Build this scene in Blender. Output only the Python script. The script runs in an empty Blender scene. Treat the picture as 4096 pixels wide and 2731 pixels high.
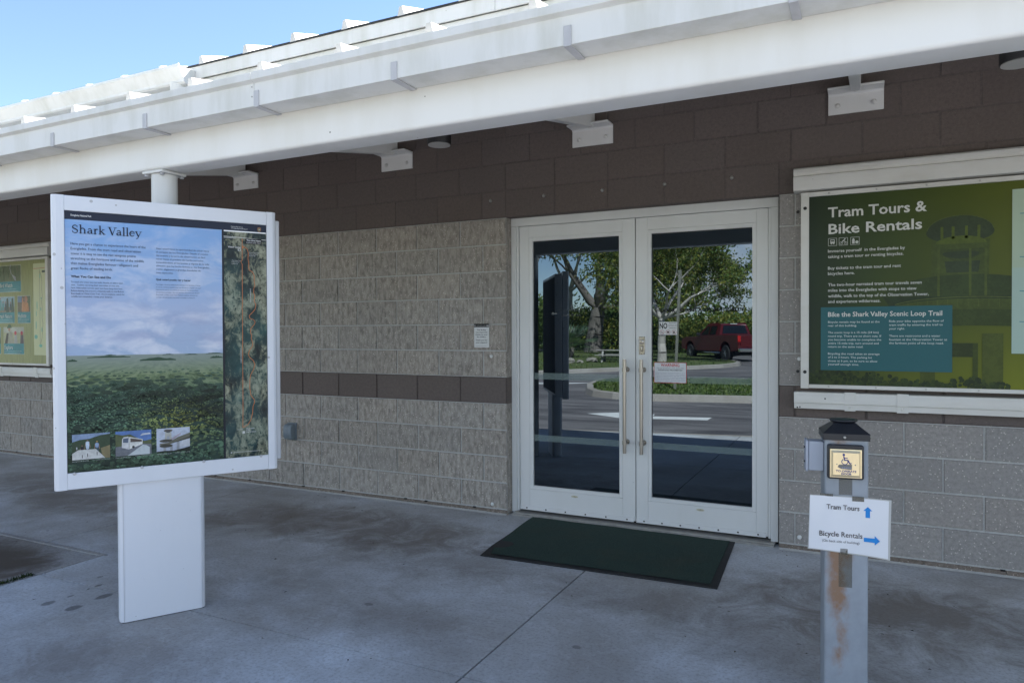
import bpy, math, random
from math import sin, cos, pi, radians as rad
from mathutils import Vector, Matrix
random.seed(7)
S = bpy.context.scene
COL = S.collection

# ------------------------------------------------------------------ camera
cam_d = bpy.data.cameras.new("camera")
cam = bpy.data.objects.new("camera", cam_d)
COL.objects.link(cam)
cam_d.sensor_width = 36.0
cam_d.lens = 25.009
cam_d.clip_start = 0.05
cam_d.clip_end = 3000
YAW, PITCH, ROLL = -0.45825, -0.01406, -0.00423
f_ = Vector((sin(YAW) * cos(PITCH), cos(YAW) * cos(PITCH), sin(PITCH)))
r_ = Vector((cos(YAW), -sin(YAW), 0))
u_ = r_.cross(f_)
r2 = r_ * cos(ROLL) + u_ * sin(ROLL)
u2 = u_ * cos(ROLL) - r_ * sin(ROLL)
cam.matrix_world = Matrix(((r2.x, u2.x, -f_.x, 2.443), (r2.y, u2.y, -f_.y, -4.8548), (r2.z, u2.z, -f_.z, 1.4074), (0, 0, 0, 1)))
S.camera = cam

# ------------------------------------------------------------------ world, sun, exposure
SUN_EL, SUN_AZ = rad(51), rad(26)      # azimuth from +Y towards +X
W = bpy.data.worlds.new("World")
S.world = W
W.use_nodes = True
nt = W.node_tree
bg = nt.nodes["Background"]
sky = nt.nodes.new("ShaderNodeTexSky")
sky.sky_type = 'NISHITA'
sky.sun_disc = False
sky.sun_elevation = SUN_EL
sky.sun_rotation = SUN_AZ
sky.air_density = 0.8
sky.dust_density = 0.0
sky.ozone_density = 1.0
bg.inputs["Strength"].default_value = 0.066
# low fair-weather clouds on the far side of the sky
geo = nt.nodes.new("ShaderNodeTexCoord")
sep = nt.nodes.new("ShaderNodeSeparateXYZ")
nt.links.new(geo.outputs["Generated"], sep.inputs[0])
mp = nt.nodes.new("ShaderNodeMapping")
mp.inputs["Scale"].default_value = (1.0, 1.0, 2.6)
nt.links.new(geo.outputs["Generated"], mp.inputs[0])
nz = nt.nodes.new("ShaderNodeTexNoise")
nz.inputs["Scale"].default_value = 4.2
nz.inputs["Detail"].default_value = 8
nz.inputs["Roughness"].default_value = 0.58
nt.links.new(mp.outputs[0], nz.inputs["Vector"])
cr = nt.nodes.new("ShaderNodeValToRGB")
cr.color_ramp.elements[0].position = 0.47
cr.color_ramp.elements[1].position = 0.60
nt.links.new(nz.outputs["Fac"], cr.inputs[0])
mk = nt.nodes.new("ShaderNodeMapRange")
mk.inputs["From Min"].default_value = 0.15
mk.inputs["From Max"].default_value = -0.35
nt.links.new(sep.outputs["Y"], mk.inputs["Value"])
mz = nt.nodes.new("ShaderNodeMapRange")
mz.inputs["From Min"].default_value = 0.75
mz.inputs["From Max"].default_value = 0.2
nt.links.new(sep.outputs["Z"], mz.inputs["Value"])
mm = nt.nodes.new("ShaderNodeMath"); mm.operation = 'MULTIPLY'
nt.links.new(mk.outputs[0], mm.inputs[0]); nt.links.new(mz.outputs[0], mm.inputs[1])
m2 = nt.nodes.new("ShaderNodeMath"); m2.operation = 'MULTIPLY'
nt.links.new(mm.outputs[0], m2.inputs[0]); nt.links.new(cr.outputs[0], m2.inputs[1])
mx = nt.nodes.new("ShaderNodeMix"); mx.data_type = 'RGBA'
mx.inputs["B"].default_value = (8.5, 8.7, 9.2, 1)
nt.links.new(m2.outputs[0], mx.inputs["Factor"])
nt.links.new(sky.outputs[0], mx.inputs["A"])
nt.links.new(mx.outputs["Result"], bg.inputs["Color"])

sd = bpy.data.lights.new("sun", 'SUN')
sd.energy = 5.0
sd.angle = rad(0.53)
sd.color = (1.0, 0.95, 0.88)
sun = bpy.data.objects.new("sun", sd)
COL.objects.link(sun)
sdir = Vector((sin(SUN_AZ) * cos(SUN_EL), cos(SUN_AZ) * cos(SUN_EL), sin(SUN_EL)))
sun.rotation_euler = sdir.to_track_quat('Z', 'Y').to_euler()
sun.location = (8, 14, 20)
S.view_settings.view_transform = 'Standard'
S.view_settings.look = 'None'
S.view_settings.exposure = 2.2
S.view_settings.gamma = 1.0
S.cycles.max_bounces = 8
S.cycles.use_denoising = True

# ------------------------------------------------------------------ material helpers
class NT:
    def __init__(s, name):
        s.m = bpy.data.materials.new(name); s.m.use_nodes = True
        s.t = s.m.node_tree; s.p = s.t.nodes["Principled BSDF"]
    def n(s, kind, **kw):
        o = s.t.nodes.new("ShaderNode" + kind)
        for k, v in kw.items(): setattr(o, k, v)
        return o
    def l(s, a, b): s.t.links.new(a, b)
    def coord(s, scale=(1, 1, 1), rot=(0, 0, 0), loc=(0, 0, 0)):
        c = s.n("TexCoord"); m = s.n("Mapping")
        m.inputs["Scale"].default_value = scale; m.inputs["Rotation"].default_value = rot; m.inputs["Location"].default_value = loc
        s.l(c.outputs["Object"], m.inputs[0]); return m.outputs[0]
    def noise(s, vec, scale, detail=4, rough=0.55, dist=0):
        n = s.n("TexNoise"); n.inputs["Scale"].default_value = scale; n.inputs["Detail"].default_value = detail
        n.inputs["Roughness"].default_value = rough; n.inputs["Distortion"].default_value = dist
        s.l(vec, n.inputs["Vector"]); return n.outputs["Fac"]
    def ramp(s, fac, stops, interp='LINEAR'):
        r = s.n("ValToRGB"); e = r.color_ramp.elements; r.color_ramp.interpolation = interp
        while len(e) < len(stops): e.new(0.5)
        for i, (p, c) in enumerate(stops):
            e[i].position = p; e[i].color = (c, c, c, 1) if isinstance(c, (int, float)) else (*c, 1)
        s.l(fac, r.inputs[0]); return r.outputs[0]
    def mix(s, fac, a, b, blend='MIX'):
        m = s.n("Mix", data_type='RGBA', blend_type=blend)
        for v, k in ((fac, "Factor"), (a, "A"), (b, "B")):
            if isinstance(v, (int, float)) and k == "Factor": m.inputs[0].default_value = v
            elif isinstance(v, tuple): m.inputs[k].default_value = (*v, 1)
            else: s.l(v, m.inputs[0] if k == "Factor" else m.inputs[k])
        return m.outputs["Result"]
    def math(s, op, a, b=None, c=None):
        m = s.n("Math", operation=op)
        for i, v in enumerate((a, b, c)):
            if v is None: continue
            if isinstance(v, (int, float)): m.inputs[i].default_value = v
            else: s.l(v, m.inputs[i])
        return m.outputs[0]
    def bump(s, h, strength=0.3, dist=0.01):
        b = s.n("Bump"); b.inputs["Strength"].default_value = strength; b.inputs["Distance"].default_value = dist
        s.l(h, b.inputs["Height"]); s.l(b.outputs[0], s.p.inputs["Normal"])
    def attr(s, name="Col"):
        a = s.n("Attribute"); a.attribute_name = name; return a.outputs["Color"]
    def base(s, v): 
        if isinstance(v, tuple): s.p.inputs["Base Color"].default_value = (*v, 1)
        else: s.l(v, s.p.inputs["Base Color"])
    def rough(s, v):
        if isinstance(v, (int, float)): s.p.inputs["Roughness"].default_value = v
        else: s.l(v, s.p.inputs["Roughness"])
    def set(s, **kw):
        for k, v in kw.items(): s.p.inputs[k.replace('_', ' ')].default_value = v

def flat(name, c, rough=0.5, metal=0.0, ior=1.5):
    n = NT(name); n.base(c); n.rough(rough); n.set(Metallic=metal, IOR=ior); return n.m

def painted(name, c, dirt, amount=0.5, scale=6, rough=0.4, streak=(1, 1, 0.25), spots=0.0, spotc=(0.25, 0.25, 0.25), spotscale=45, spotr=0.006):
    n = NT(name)
    v = n.coord(streak)
    f = n.noise(v, scale, 6, 0.62)
    fac = n.math('MULTIPLY', n.ramp(f, [(0.45, 0.0), (0.75, 1.0)]), amount)
    c1 = n.mix(fac, c, dirt)
    if spots:
        v2 = n.coord()
        vo = n.n("TexVoronoi"); vo.inputs["Scale"].default_value = spotscale; n.l(v2, vo.inputs["Vector"])
        wc = n.n("TexWhiteNoise"); n.l(vo.outputs["Position"], wc.inputs["Vector"])
        size = n.math('MULTIPLY', n.ramp(wc.outputs["Value"], [(0.72, 0.0), (1.0, 1.0)]), spotr * spotscale)
        near = n.math('LESS_THAN', vo.outputs["Distance"], size)
        c1 = n.mix(n.math('MULTIPLY', near, spots), c1, spotc)
    n.base(c1)
    n.rough(n.ramp(f, [(0.3, rough - 0.06), (0.8, rough + 0.15)]))
    n.bump(n.noise(n.coord(), 60, 3), 0.04, 0.004)
    return n.m

M = {}
M['white'] = painted('white_painted_steel', (0.74, 0.735, 0.71), (0.60, 0.585, 0.52), 0.5, 3.2, 0.45, spots=0.75, spotc=(0.14, 0.12, 0.10), spotscale=9, spotr=.004)
M['rib'] = painted('roof_white_paint', (0.58, 0.575, 0.555), (0.46, 0.455, 0.43), 0.3, 4, 0.45)
M['beam'] = painted('beam_white_paint', (0.80, 0.795, 0.775), (0.62, 0.59, 0.51), 0.45, 2.6, 0.4, spots=0.8, spotc=(0.14, 0.12, 0.10), spotscale=10, spotr=.0045)
M['gutter'] = painted('gutter_paint', (0.74, 0.74, 0.72), (0.50, 0.50, 0.43), 0.6, 6, 0.5, streak=(1, 1, 0.22), spots=0.5, spotc=(0.2, 0.18, 0.12), spotscale=8, spotr=.004)
M['kiosk'] = painted('kiosk_white_paint', (0.72, 0.74, 0.78), (0.60, 0.62, 0.66), 0.35, 4, 0.38, spots=0.7, spotc=(0.34, 0.33, 0.33), spotscale=24, spotr=.0085)
M['pedestal'] = painted('kiosk_pedestal_paint', (0.72, 0.74, 0.78), (0.62, 0.64, 0.68), 0.35, 4, 0.38, spots=0.6, spotc=(0.22, 0.20, 0.19), spotscale=38, spotr=.0025)
M['doorw'] = painted('door_white_enamel', (0.70, 0.71, 0.70), (0.60, 0.60, 0.57), 0.35, 4, 0.35, spots=0.5, spotc=(0.2, 0.2, 0.18), spotscale=12, spotr=.003)
M['alu'] = painted('notice_board_aluminium_white', (0.68, 0.67, 0.63), (0.50, 0.47, 0.40), 0.5, 5, 0.42, streak=(0.4, 1, 1), spots=0.5, spotc=(0.18, 0.16, 0.14), spotscale=16, spotr=.003)
M['steel'] = painted('brushed_steel', (0.40, 0.37, 0.33), (0.28, 0.26, 0.23), 0.5, 25, 0.28, streak=(1, 1, 0.05)); M['steel'].node_tree.nodes["Principled BSDF"].inputs["Metallic"].default_value = 1
M['galv'] = painted('galvanised_strap', (0.52, 0.52, 0.54), (0.36, 0.36, 0.37), 0.6, 14, 0.5)
M['mill'] = painted('mill_aluminium', (0.40, 0.39, 0.37), (0.20, 0.19, 0.17), 0.7, 10, 0.45); M['mill'].node_tree.nodes["Principled BSDF"].inputs["Metallic"].default_value = 0.6
M['black'] = flat('black_plastic', (0.012, 0.014, 0.02), 0.35)
M['blackpaint'] = painted('black_painted_lamp', (0.014, 0.014, 0.016), (0.03, 0.03, 0.03), 0.5, 8, 0.45)
M['gap'] = flat('dark_gap', (0.01, 0.01, 0.01), 0.9)
M['rubber'] = painted('mat_rubber', (0.016, 0.017, 0.018), (0.05, 0.05, 0.05), 0.4, 14, 0.7)
M['screw'] = flat('bolt_steel', (0.45, 0.44, 0.42), 0.35, 0.9)
M['lens'] = flat('lamp_reflector', (0.62, 0.61, 0.58), 0.35, 0.1)

def glass():
    n = NT('dark_reflective_door_glass')
    n.base((0.004, 0.006, 0.009)); n.set(IOR=2.2, Roughness=0.0); n.p.inputs['Specular Tint'].default_value = (0.72, 0.87, 1.0, 1)
    n.set(Specular_IOR_Level=0.5)
    n.bump(n.noise(n.coord(), 1.3, 1), 0.012, 0.02)
    n.rough(n.ramp(n.noise(n.coord((1, 1, .4)), 5, 5, .6), [(.55, 0.0), (.8, .035)]))
    return n.m
M['glass'] = glass()

def frost():
    n = NT('frosted_glass_film')
    n.base((0.50, 0.66, 0.62)); n.rough(0.5)
    tr = n.n("BsdfTransparent"); ms = n.n("MixShader"); ms.inputs[0].default_value = 0.21
    n.l(tr.outputs[0], ms.inputs[1]); n.l(n.p.outputs[0], ms.inputs[2])
    n.l(ms.outputs[0], n.t.nodes["Material Output"].inputs[0]); return n.m
M['frost'] = frost()
def ghost():
    n = NT('worn_etched_lettering')
    n.base((0.55, 0.6, 0.58)); n.rough(0.6)
    tr = n.n("BsdfTransparent"); ms = n.n("MixShader"); ms.inputs[0].default_value = 0.16
    n.l(tr.outputs[0], ms.inputs[1]); n.l(n.p.outputs[0], ms.inputs[2])
    n.l(ms.outputs[0], n.t.nodes["Material Output"].inputs[0]); return n.m
M['ghost'] = ghost()

def block(name, c, dark, light, speck, bumpy, streaky):
    n = NT(name)
    col = n.attr()
    v = n.coord((1, 1, 0.38) if streaky else (1, 1, 1))
    f = n.noise(v, 34 if streaky else 46, 6, 0.72)
    big = n.noise(n.coord(), 2.3, 3)
    f2 = n.noise(n.coord(), 170, 3, 0.7)
    a = n.mix(n.ramp(f, [(0.38, 0.0), (0.58, 1.0)]), dark, c)
    a = n.mix(n.ramp(big, [(0.35, 0.0), (0.7, 0.5)]), a, tuple(x * 0.82 for x in c))
    vo = n.n("TexVoronoi"); vo.inputs["Scale"].default_value = 95; n.l(n.coord(), vo.inputs["Vector"])
    wn = n.n("TexWhiteNoise"); n.l(vo.outputs["Position"], wn.inputs["Vector"])
    sp = n.math('MULTIPLY', n.math('LESS_THAN', vo.outputs["Distance"], 0.33), n.math('GREATER_THAN', wn.outputs["Value"], 1 - speck))
    a = n.mix(sp, a, light)
    a = n.mix(n.math('MULTIPLY', n.ramp(f2, [(0.3, 1.0), (0.42, 0.0)]), 0.5), a, tuple(x * 0.4 for x in c))
    a = n.mix(1.0, a, col, 'MULTIPLY')
    n.base(a); n.rough(0.9)
    h = n.math('ADD', n.math('MULTIPLY', f, 1.0), n.math('MULTIPLY', f2, 0.35))
    n.bump(h, bumpy, 0.012)
    return n.m
M['greyblock'] = block('split_face_grey_block', (0.43, 0.395, 0.35), (0.21, 0.19, 0.165), (0.66, 0.61, 0.53), 0.13, 1.0, True)
M['greyblock2'] = block('ground_face_grey_block', (0.345, 0.325, 0.305), (0.255, 0.24, 0.225), (0.60, 0.55, 0.50), 0.14, 0.35, False)
M['brownblock'] = block('brown_smooth_block', (0.145, 0.117, 0.104), (0.118, 0.095, 0.085), (0.16, 0.132, 0.118), 0.03, 0.12, False)
M['mortar'] = block('grey_mortar', (0.50, 0.50, 0.48), (0.42, 0.42, 0.41), (0.56, 0.56, 0.54), 0.05, 0.3, False)
M['brownmortar'] = block('brown_mortar', (0.135, 0.11, 0.10), (0.10, 0.082, 0.075), (0.16, 0.145, 0.13), 0.05, 0.3, False)
M['basecourse'] = block('stained_base_course', (0.24, 0.20, 0.165), (0.13, 0.105, 0.085), (0.42, 0.36, 0.30), 0.22, 0.8, False)

def concrete(name, c, dark, spots=(), broad=()):
    n = NT(name)
    v = n.coord()
    big = n.noise(v, 0.75, 6, 0.62, 0.6)
    mid = n.noise(v, 3.2, 7, 0.65, 0.8)
    fine = n.noise(v, 60, 5, 0.75)
    blot = n.noise(v, 9, 8, 0.72, 1.2)
    a = n.mix(n.ramp(big, [(0.36, 1.0), (0.60, 0.0)]), c, dark)
    a = n.mix(n.math('MULTIPLY', n.ramp(mid, [(0.40, 0.9), (0.62, 0.0)]), 0.32), a, tuple(x * 0.72 for x in dark))
    a = n.mix(n.math('MULTIPLY', n.ramp(blot, [(0.53, 0.0), (0.60, 1.0)]), 0.13), a, tuple(x * 1.3 for x in c))
    a = n.mix(n.math('MULTIPLY', n.ramp(fine, [(0.36, 1.0), (0.52, 0.0)]), 0.5), a, tuple(x * 0.55 for x in dark))
    vo = n.n("TexVoronoi"); vo.inputs["Scale"].default_value = 5; n.l(v, vo.inputs["Vector"])
    wn = n.n("TexWhiteNoise"); n.l(vo.outputs["Position"], wn.inputs["Vector"])
    sz = n.math('MULTIPLY', n.ramp(wn.outputs["Value"], [(0.62, 0.0), (1.0, 1.0)]), 0.075)
    a = n.mix(n.math('MULTIPLY', n.math('LESS_THAN', vo.outputs["Distance"], sz), 0.55), a, tuple(x * 0.3 for x in dark))
    sep = n.n("SeparateXYZ"); n.l(n.coord(), sep.inputs[0])
    wob = n.noise(v, 14, 3)
    wob2 = n.noise(v, 3.2, 12, 0.74, 0.8)
    for (x, y, rx, ry, k) in broad:
        dx = n.math('DIVIDE', n.math('SUBTRACT', sep.outputs["X"], x), rx)
        dy = n.math('DIVIDE', n.math('SUBTRACT', sep.outputs["Y"], y), ry)
        d = n.math('ADD', n.math('ADD', n.math('MULTIPLY', dx, dx), n.math('MULTIPLY', dy, dy)), n.math('MULTIPLY', n.math('SUBTRACT', wob2, 0.5), 3.0))
        a = n.mix(n.math('MULTIPLY', n.ramp(d, [(0.0, 1.0), (1.0, 0.0)]), k), a, (dark[0] * .42, dark[1] * .36, dark[2] * .31))
    for (x, y, rx, ry, k) in spots:
        dx = n.math('DIVIDE', n.math('SUBTRACT', sep.outputs["X"], x), rx)
        dy = n.math('DIVIDE', n.math('SUBTRACT', sep.outputs["Y"], y), ry)
        d = n.math('ADD', n.math('MULTIPLY', dx, dx), n.math('MULTIPLY', dy, dy))
        d = n.math('ADD', d, n.math('MULTIPLY', n.math('SUBTRACT', wob, 0.5), 1.1))
        a = n.mix(n.math('MULTIPLY', n.ramp(d, [(0.55, 1.0), (1.0, 0.0)]), k), a, tuple(x * 0.2 for x in dark))
    n.base(a)
    n.rough(n.ramp(mid, [(0.3, 0.62), (0.7, 0.85)]))
    n.bump(n.math('ADD', fine, n.math('MULTIPLY', blot, 0.6)), 0.22, 0.006)
    return n.m
SPOTS = [(-1.20, -2.426, 0.030, 0.052, 0.7), (-1.186, -2.595, 0.035, 0.045, 0.7), (-1.372, -2.615, 0.03, 0.04, 0.6), (-1.365, -2.499, 0.012, 0.022, 0.6),
         (-1.384, -2.331, 0.016, 0.024, 0.7), (-1.51, -2.239, 0.015, 0.02, 0.5), (0.15, -1.9, 0.03, 0.02, 0.5), (1.3, -1.9, .025, .02, .5)]
BROAD = [(-0.9, -0.75, 1.3, 0.5, 0.75), (0.1, -1.1, 0.8, 0.4, 0.45), (2.6, -0.85, 1.0, 0.5, 0.75), (2.1, -1.5, 0.6, 0.4, 0.4), (3.3, -1.7, .8, .5, .5), (-4.6, -.8, .8, .4, .5), (0.45, -2.0, .5, .3, .25), (-2.2, -1.2, .7, .35, .5), (-3.4, -1.0, 1.1, 0.5, 0.6), (1.4, -1.25, 0.9, 0.25, 0.4), (-0.3, -2.9, .5, .35, .35), (-0.75, -3.0, .35, .25, .4)]
M['pave'] = concrete('weathered_concrete', (0.585, 0.615, 0.65), (0.37, 0.36, 0.345), SPOTS, BROAD)
M['pad'] = concrete('dirty_concrete_pad', (0.40, 0.40, 0.40), (0.20, 0.18, 0.16), (), [(-2.65, -2.42, 0.85, 0.40, 1.0), (-2.5, -2.3, .55, .30, 1.0), (-3.6, -2.6, 1.2, .55, 1.0), (-2.3, -2.8, .5, .4, .8)])
M['padedge'] = concrete('pale_concrete_edge', (0.40, 0.40, 0.39), (0.30, 0.29, 0.28))
M['kerb'] = concrete('kerb_concrete', (0.42, 0.39, 0.35), (0.33, 0.29, 0.25))

def asphalt():
    n = NT('asphalt')
    v = n.coord()
    f = n.noise(v, 55, 5, 0.8); big = n.noise(n.coord((0.35, 1.3, 1)), 0.9, 5, 0.6, 1.0)
    a = n.mix(n.ramp(big, [(0.38, 0.0), (0.64, 1.0)]), (0.055, 0.052, 0.056), (0.20, 0.185, 0.185))
    a = n.mix(n.math('MULTIPLY', n.ramp(f, [(0.5, 0.0), (0.66, 1.0)]), 0.5), a, (0.20, 0.19, 0.185))
    n.base(a); n.rough(0.85); n.bump(f, 0.5, 0.01); return n.m
M['asphalt'] = asphalt()
M['roadpaint'] = painted('road_marking_paint', (0.72, 0.72, 0.70), (0.42, 0.42, 0.42), 0.6, 9, 0.7)

def foliage(name):
    n = NT(name); c = n.attr()
    n.base(c); n.rough(0.55); n.set(IOR=1.4)
    tl = n.n("BsdfTranslucent"); n.l(n.mix(1.0, c, (0.9, 1.0, 0.45), 'MULTIPLY'), tl.inputs[0])
    ms = n.n("MixShader"); ms.inputs[0].default_value = 0.28
    n.l(n.p.outputs[0], ms.inputs[1]); n.l(tl.outputs[0], ms.inputs[2])
    n.l(ms.outputs[0], n.t.nodes["Material Output"].inputs[0]); return n.m
M['leaf'] = foliage('leaf')
M['bark'] = painted('pale_smooth_bark', (0.52, 0.47, 0.42), (0.26, 0.23, 0.2), 0.7, 7, 0.85, streak=(1, 1, 0.4))
M['oldbark'] = painted('grey_furrowed_bark', (0.17, 0.15, 0.13), (0.10, 0.085, 0.07), 0.8, 5, 0.9, streak=(2, 2, 0.25))
def grassm():
    n = NT('mown_grass')
    v = n.coord(); f = n.noise(v, 14, 8, 0.75); g = n.noise(v, 1.1, 4)
    a = n.mix(n.ramp(f, [(0.35, 0.0), (0.65, 1.0)]), (0.028, 0.055, 0.012), (0.105, 0.155, 0.035))
    a = n.mix(n.math('MULTIPLY', n.ramp(g, [(0.4, 0.0), (0.7, 1.0)]), 0.5), a, (0.16, 0.14, 0.05))
    n.base(a); n.rough(0.9); n.bump(f, 0.9, 0.05); return n.m
M['grassground'] = grassm()

def printm(name, rough=0.32):
    n = NT(name); n.base(n.attr()); n.rough(rough); n.set(IOR=1.3); return n.m
M['print'] = printm('printed_poster_ink')
M['printmatte'] = printm('matte_print', 0.6)
def softprint():
    n = NT('printed_photo_ink'); f = n.noise(n.coord((1, 1, 1)), 60, 6, 0.7); g = n.noise(n.coord(), 9, 5, 0.6)
    k = n.math('ADD', n.math('MULTIPLY', f, 0.9), n.math('MULTIPLY', g, 0.9))
    n.base(n.mix(1.0, n.attr(), n.ramp(k, [(0.6, 0.78), (0.9, 1.0), (1.2, 1.18)]), 'MULTIPLY')); n.rough(0.3); n.set(IOR=1.3); return n.m
M['softprint'] = softprint()
M['paper'] = printm('laminated_paper', 0.16)

def poster_sky():
    n = NT('printed_sky_photo')
    sep = n.n("SeparateXYZ"); n.l(n.coord(), sep.inputs[0])
    hz = n.n("MapRange"); hz.inputs["From Min"].default_value = 1.30; hz.inputs["From Max"].default_value = 1.94
    n.l(sep.outputs["Z"], hz.inputs["Value"])
    grad = n.ramp(hz.outputs[0], [(0.0, (0.36, 0.46, 0.62)), (0.35, (0.40, 0.48, 0.66)), (0.62, (0.30, 0.45, 0.70)), (1.0, (0.22, 0.40, 0.70))])
    f = n.noise(n.coord((3.0, 1, 6.5)), 1.6, 8, 0.6, 0.4)
    low = n.math('SUBTRACT', 1.0, n.math('MULTIPLY', hz.outputs[0], 0.75))
    a = n.mix(n.math('MULTIPLY', n.ramp(f, [(0.45, 0.0), (0.60, 0.9)]), low), grad, (0.68, 0.70, 0.78))
    f2 = n.noise(n.coord((3.0, 1, 7.5), loc=(4, 0, 2)), 1.4, 6, 0.6, 0.2)
    a = n.mix(n.math('MULTIPLY', n.ramp(f2, [(0.5, 0.0), (0.66, 0.6)]), low), a, (0.33, 0.37, 0.55))
    n.base(a); n.rough(0.2); n.set(IOR=1.28); return n.m
M['postersky'] = poster_sky()
def poster_land():
    n = NT('printed_sawgrass_prairie_photo')
    sep = n.n("SeparateXYZ"); n.l(n.coord(), sep.inputs[0])
    dz = n.math('SUBTRACT', 1.335, sep.outputs["Z"])
    dd = n.math('DIVIDE', 1.0, dz)
    cx = n.math('MULTIPLY', n.math('MULTIPLY', n.math('SUBTRACT', sep.outputs["X"], 0.0), dd), 1.1)
    cy = n.math('MULTIPLY', n.math('LOGARITHM', dz, 2.718), 1.9)
    cv = n.n("CombineXYZ"); n.l(cx, cv.inputs[0]); n.l(cy, cv.inputs[1])
    f = n.noise(cv.outputs[0], 2.6, 9, 0.68, 0.5)
    f2 = n.noise(n.coord(), 75, 5, 0.7)
    hz = n.n("MapRange"); hz.inputs["From Min"].default_value = 0.756; hz.inputs["From Max"].default_value = 1.30
    n.l(sep.outputs["Z"], hz.inputs["Value"])
    bush = n.ramp(n.math('ADD', n.math('MULTIPLY', f, 0.8), n.math('MULTIPLY', f2, 0.2)), [(0.40, (0.006, 0.016, 0.014)), (0.48, (0.022, 0.055, 0.034)), (0.54, (0.06, 0.12, 0.07)), (0.64, (0.17, 0.25, 0.16))])
    prairie = n.ramp(f, [(0.35, (0.10, 0.155, 0.075)), (0.55, (0.20, 0.26, 0.14)), (0.7, (0.27, 0.31, 0.19))])
    a = n.mix(n.ramp(n.math('ADD', hz.outputs[0], n.math('MULTIPLY', n.math('SUBTRACT', f, 0.5), 0.35)), [(0.66, 0.0), (0.84, 1.0)]), bush, prairie)
    a = n.mix(n.ramp(hz.outputs[0], [(0.82, 0.0), (1.0, 0.75)]), a, (0.27, 0.31, 0.31))
    bro = n.math('MULTIPLY', n.ramp(hz.outputs[0], [(0.0, 1.0), (0.2, 0.0)]), n.ramp(n.math('ADD', sep.outputs["X"], 0.45), [(0.05, 1.0), (0.4, 0.0)]))
    a = n.mix(n.math('MULTIPLY', bro, 0.8), a, (0.10, 0.085, 0.06))
    n.base(a); n.rough(0.2); n.set(IOR=1.28); return n.m
M['posterland'] = poster_land()
def poster_map():
    n = NT('printed_aerial_map')
    f = n.noise(n.coord((26, 1, 17), rot=(0, 0.35, 0)), 1.0, 8, 0.72, 0.8)
    g = n.noise(n.coord((5, 1, 3), rot=(0, 0.3, 0)), 1.4, 4, 0.6)
    h = n.noise(n.coord((95, 1, 48), rot=(0, 0.2, 0)), 1.0, 3, 0.6)
    a = n.ramp(n.math('ADD', n.math('MULTIPLY', f, 0.55), n.math('MULTIPLY', g, 0.45)), [(0.40, (0.006, 0.012, 0.016)), (0.48, (0.02, 0.035, 0.035)), (0.52, (0.15, 0.16, 0.11)), (0.60, (0.32, 0.33, 0.24))])
    a = n.mix(n.ramp(h, [(0.36, 1.0), (0.42, 0.0)]), a, (0.006, 0.010, 0.010))
    a = n.mix(n.math('MULTIPLY', n.ramp(n.noise(n.coord(loc=(3, 0, 7)), 4, 2), [(0.5, 0.0), (0.7, 1.0)]), 0.35), a, (0.04, 0.17, 0.17))
    n.base(a); n.rough(0.2); n.set(IOR=1.28); return n.m
M['postermap'] = poster_map()
def green_poster():
    n = NT('printed_green_duotone')
    sep = n.n("SeparateXYZ"); n.l(n.coord(), sep.inputs[0])
    mr = n.n("MapRange"); mr.inputs["From Min"].default_value = 2.14; mr.inputs["From Max"].default_value = 3.2; n.l(sep.outputs["X"], mr.inputs["Value"])
    mz_ = n.n("MapRange"); mz_.inputs["From Min"].default_value = 1.5; mz_.inputs["From Max"].default_value = 1.07; n.l(sep.outputs["Z"], mz_.inputs["Value"])
    f = n.noise(n.coord(), 2.2, 4)
    a = n.ramp(n.math('ADD', mr.outputs[0], n.math('MULTIPLY', n.math('SUBTRACT', f, 0.5), 0.25)), [(0.0, (0.022, 0.036, 0.022)), (0.35, (0.042, 0.065, 0.018)), (0.75, (0.07, 0.092, 0.014)), (1.0, (0.095, 0.115, 0.016))])
    a = n.mix(n.math('MULTIPLY', n.math('MULTIPLY', mz_.outputs[0], mr.outputs[0]), 0.75), a, (0.20, 0.225, 0.018))
    n.base(a); n.rough(0.35); n.set(IOR=1.3); return n.m
M['greenposter'] = green_poster()
def grain_green():
    n = NT('printed_grass_green')
    f = n.noise(n.coord((18, 1, 2.0)), 3, 5, 0.6)
    n.base(n.ramp(f, [(0.3, (0.20, 0.22, 0.07)), (0.7, (0.33, 0.34, 0.12))])); n.rough(0.4); return n.m
M['graingreen'] = grain_green()
def matm():
    n = NT('green_carpet')
    f = n.noise(n.coord(), 150, 4, 0.85); g = n.noise(n.coord(), 3, 4)
    a = n.mix(n.ramp(f, [(0.35, 0.0), (0.7, 1.0)]), (0.006, 0.024, 0.018), (0.030, 0.078, 0.058))
    a = n.mix(n.math('MULTIPLY', n.ramp(g, [(0.5, 0.0), (0.75, 1.0)]), 0.5), a, (0.040, 0.050, 0.028))
    n.base(a); n.rough(0.95); n.bump(f, 1.0, 0.01); return n.m
M['carpet'] = matm()
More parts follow.
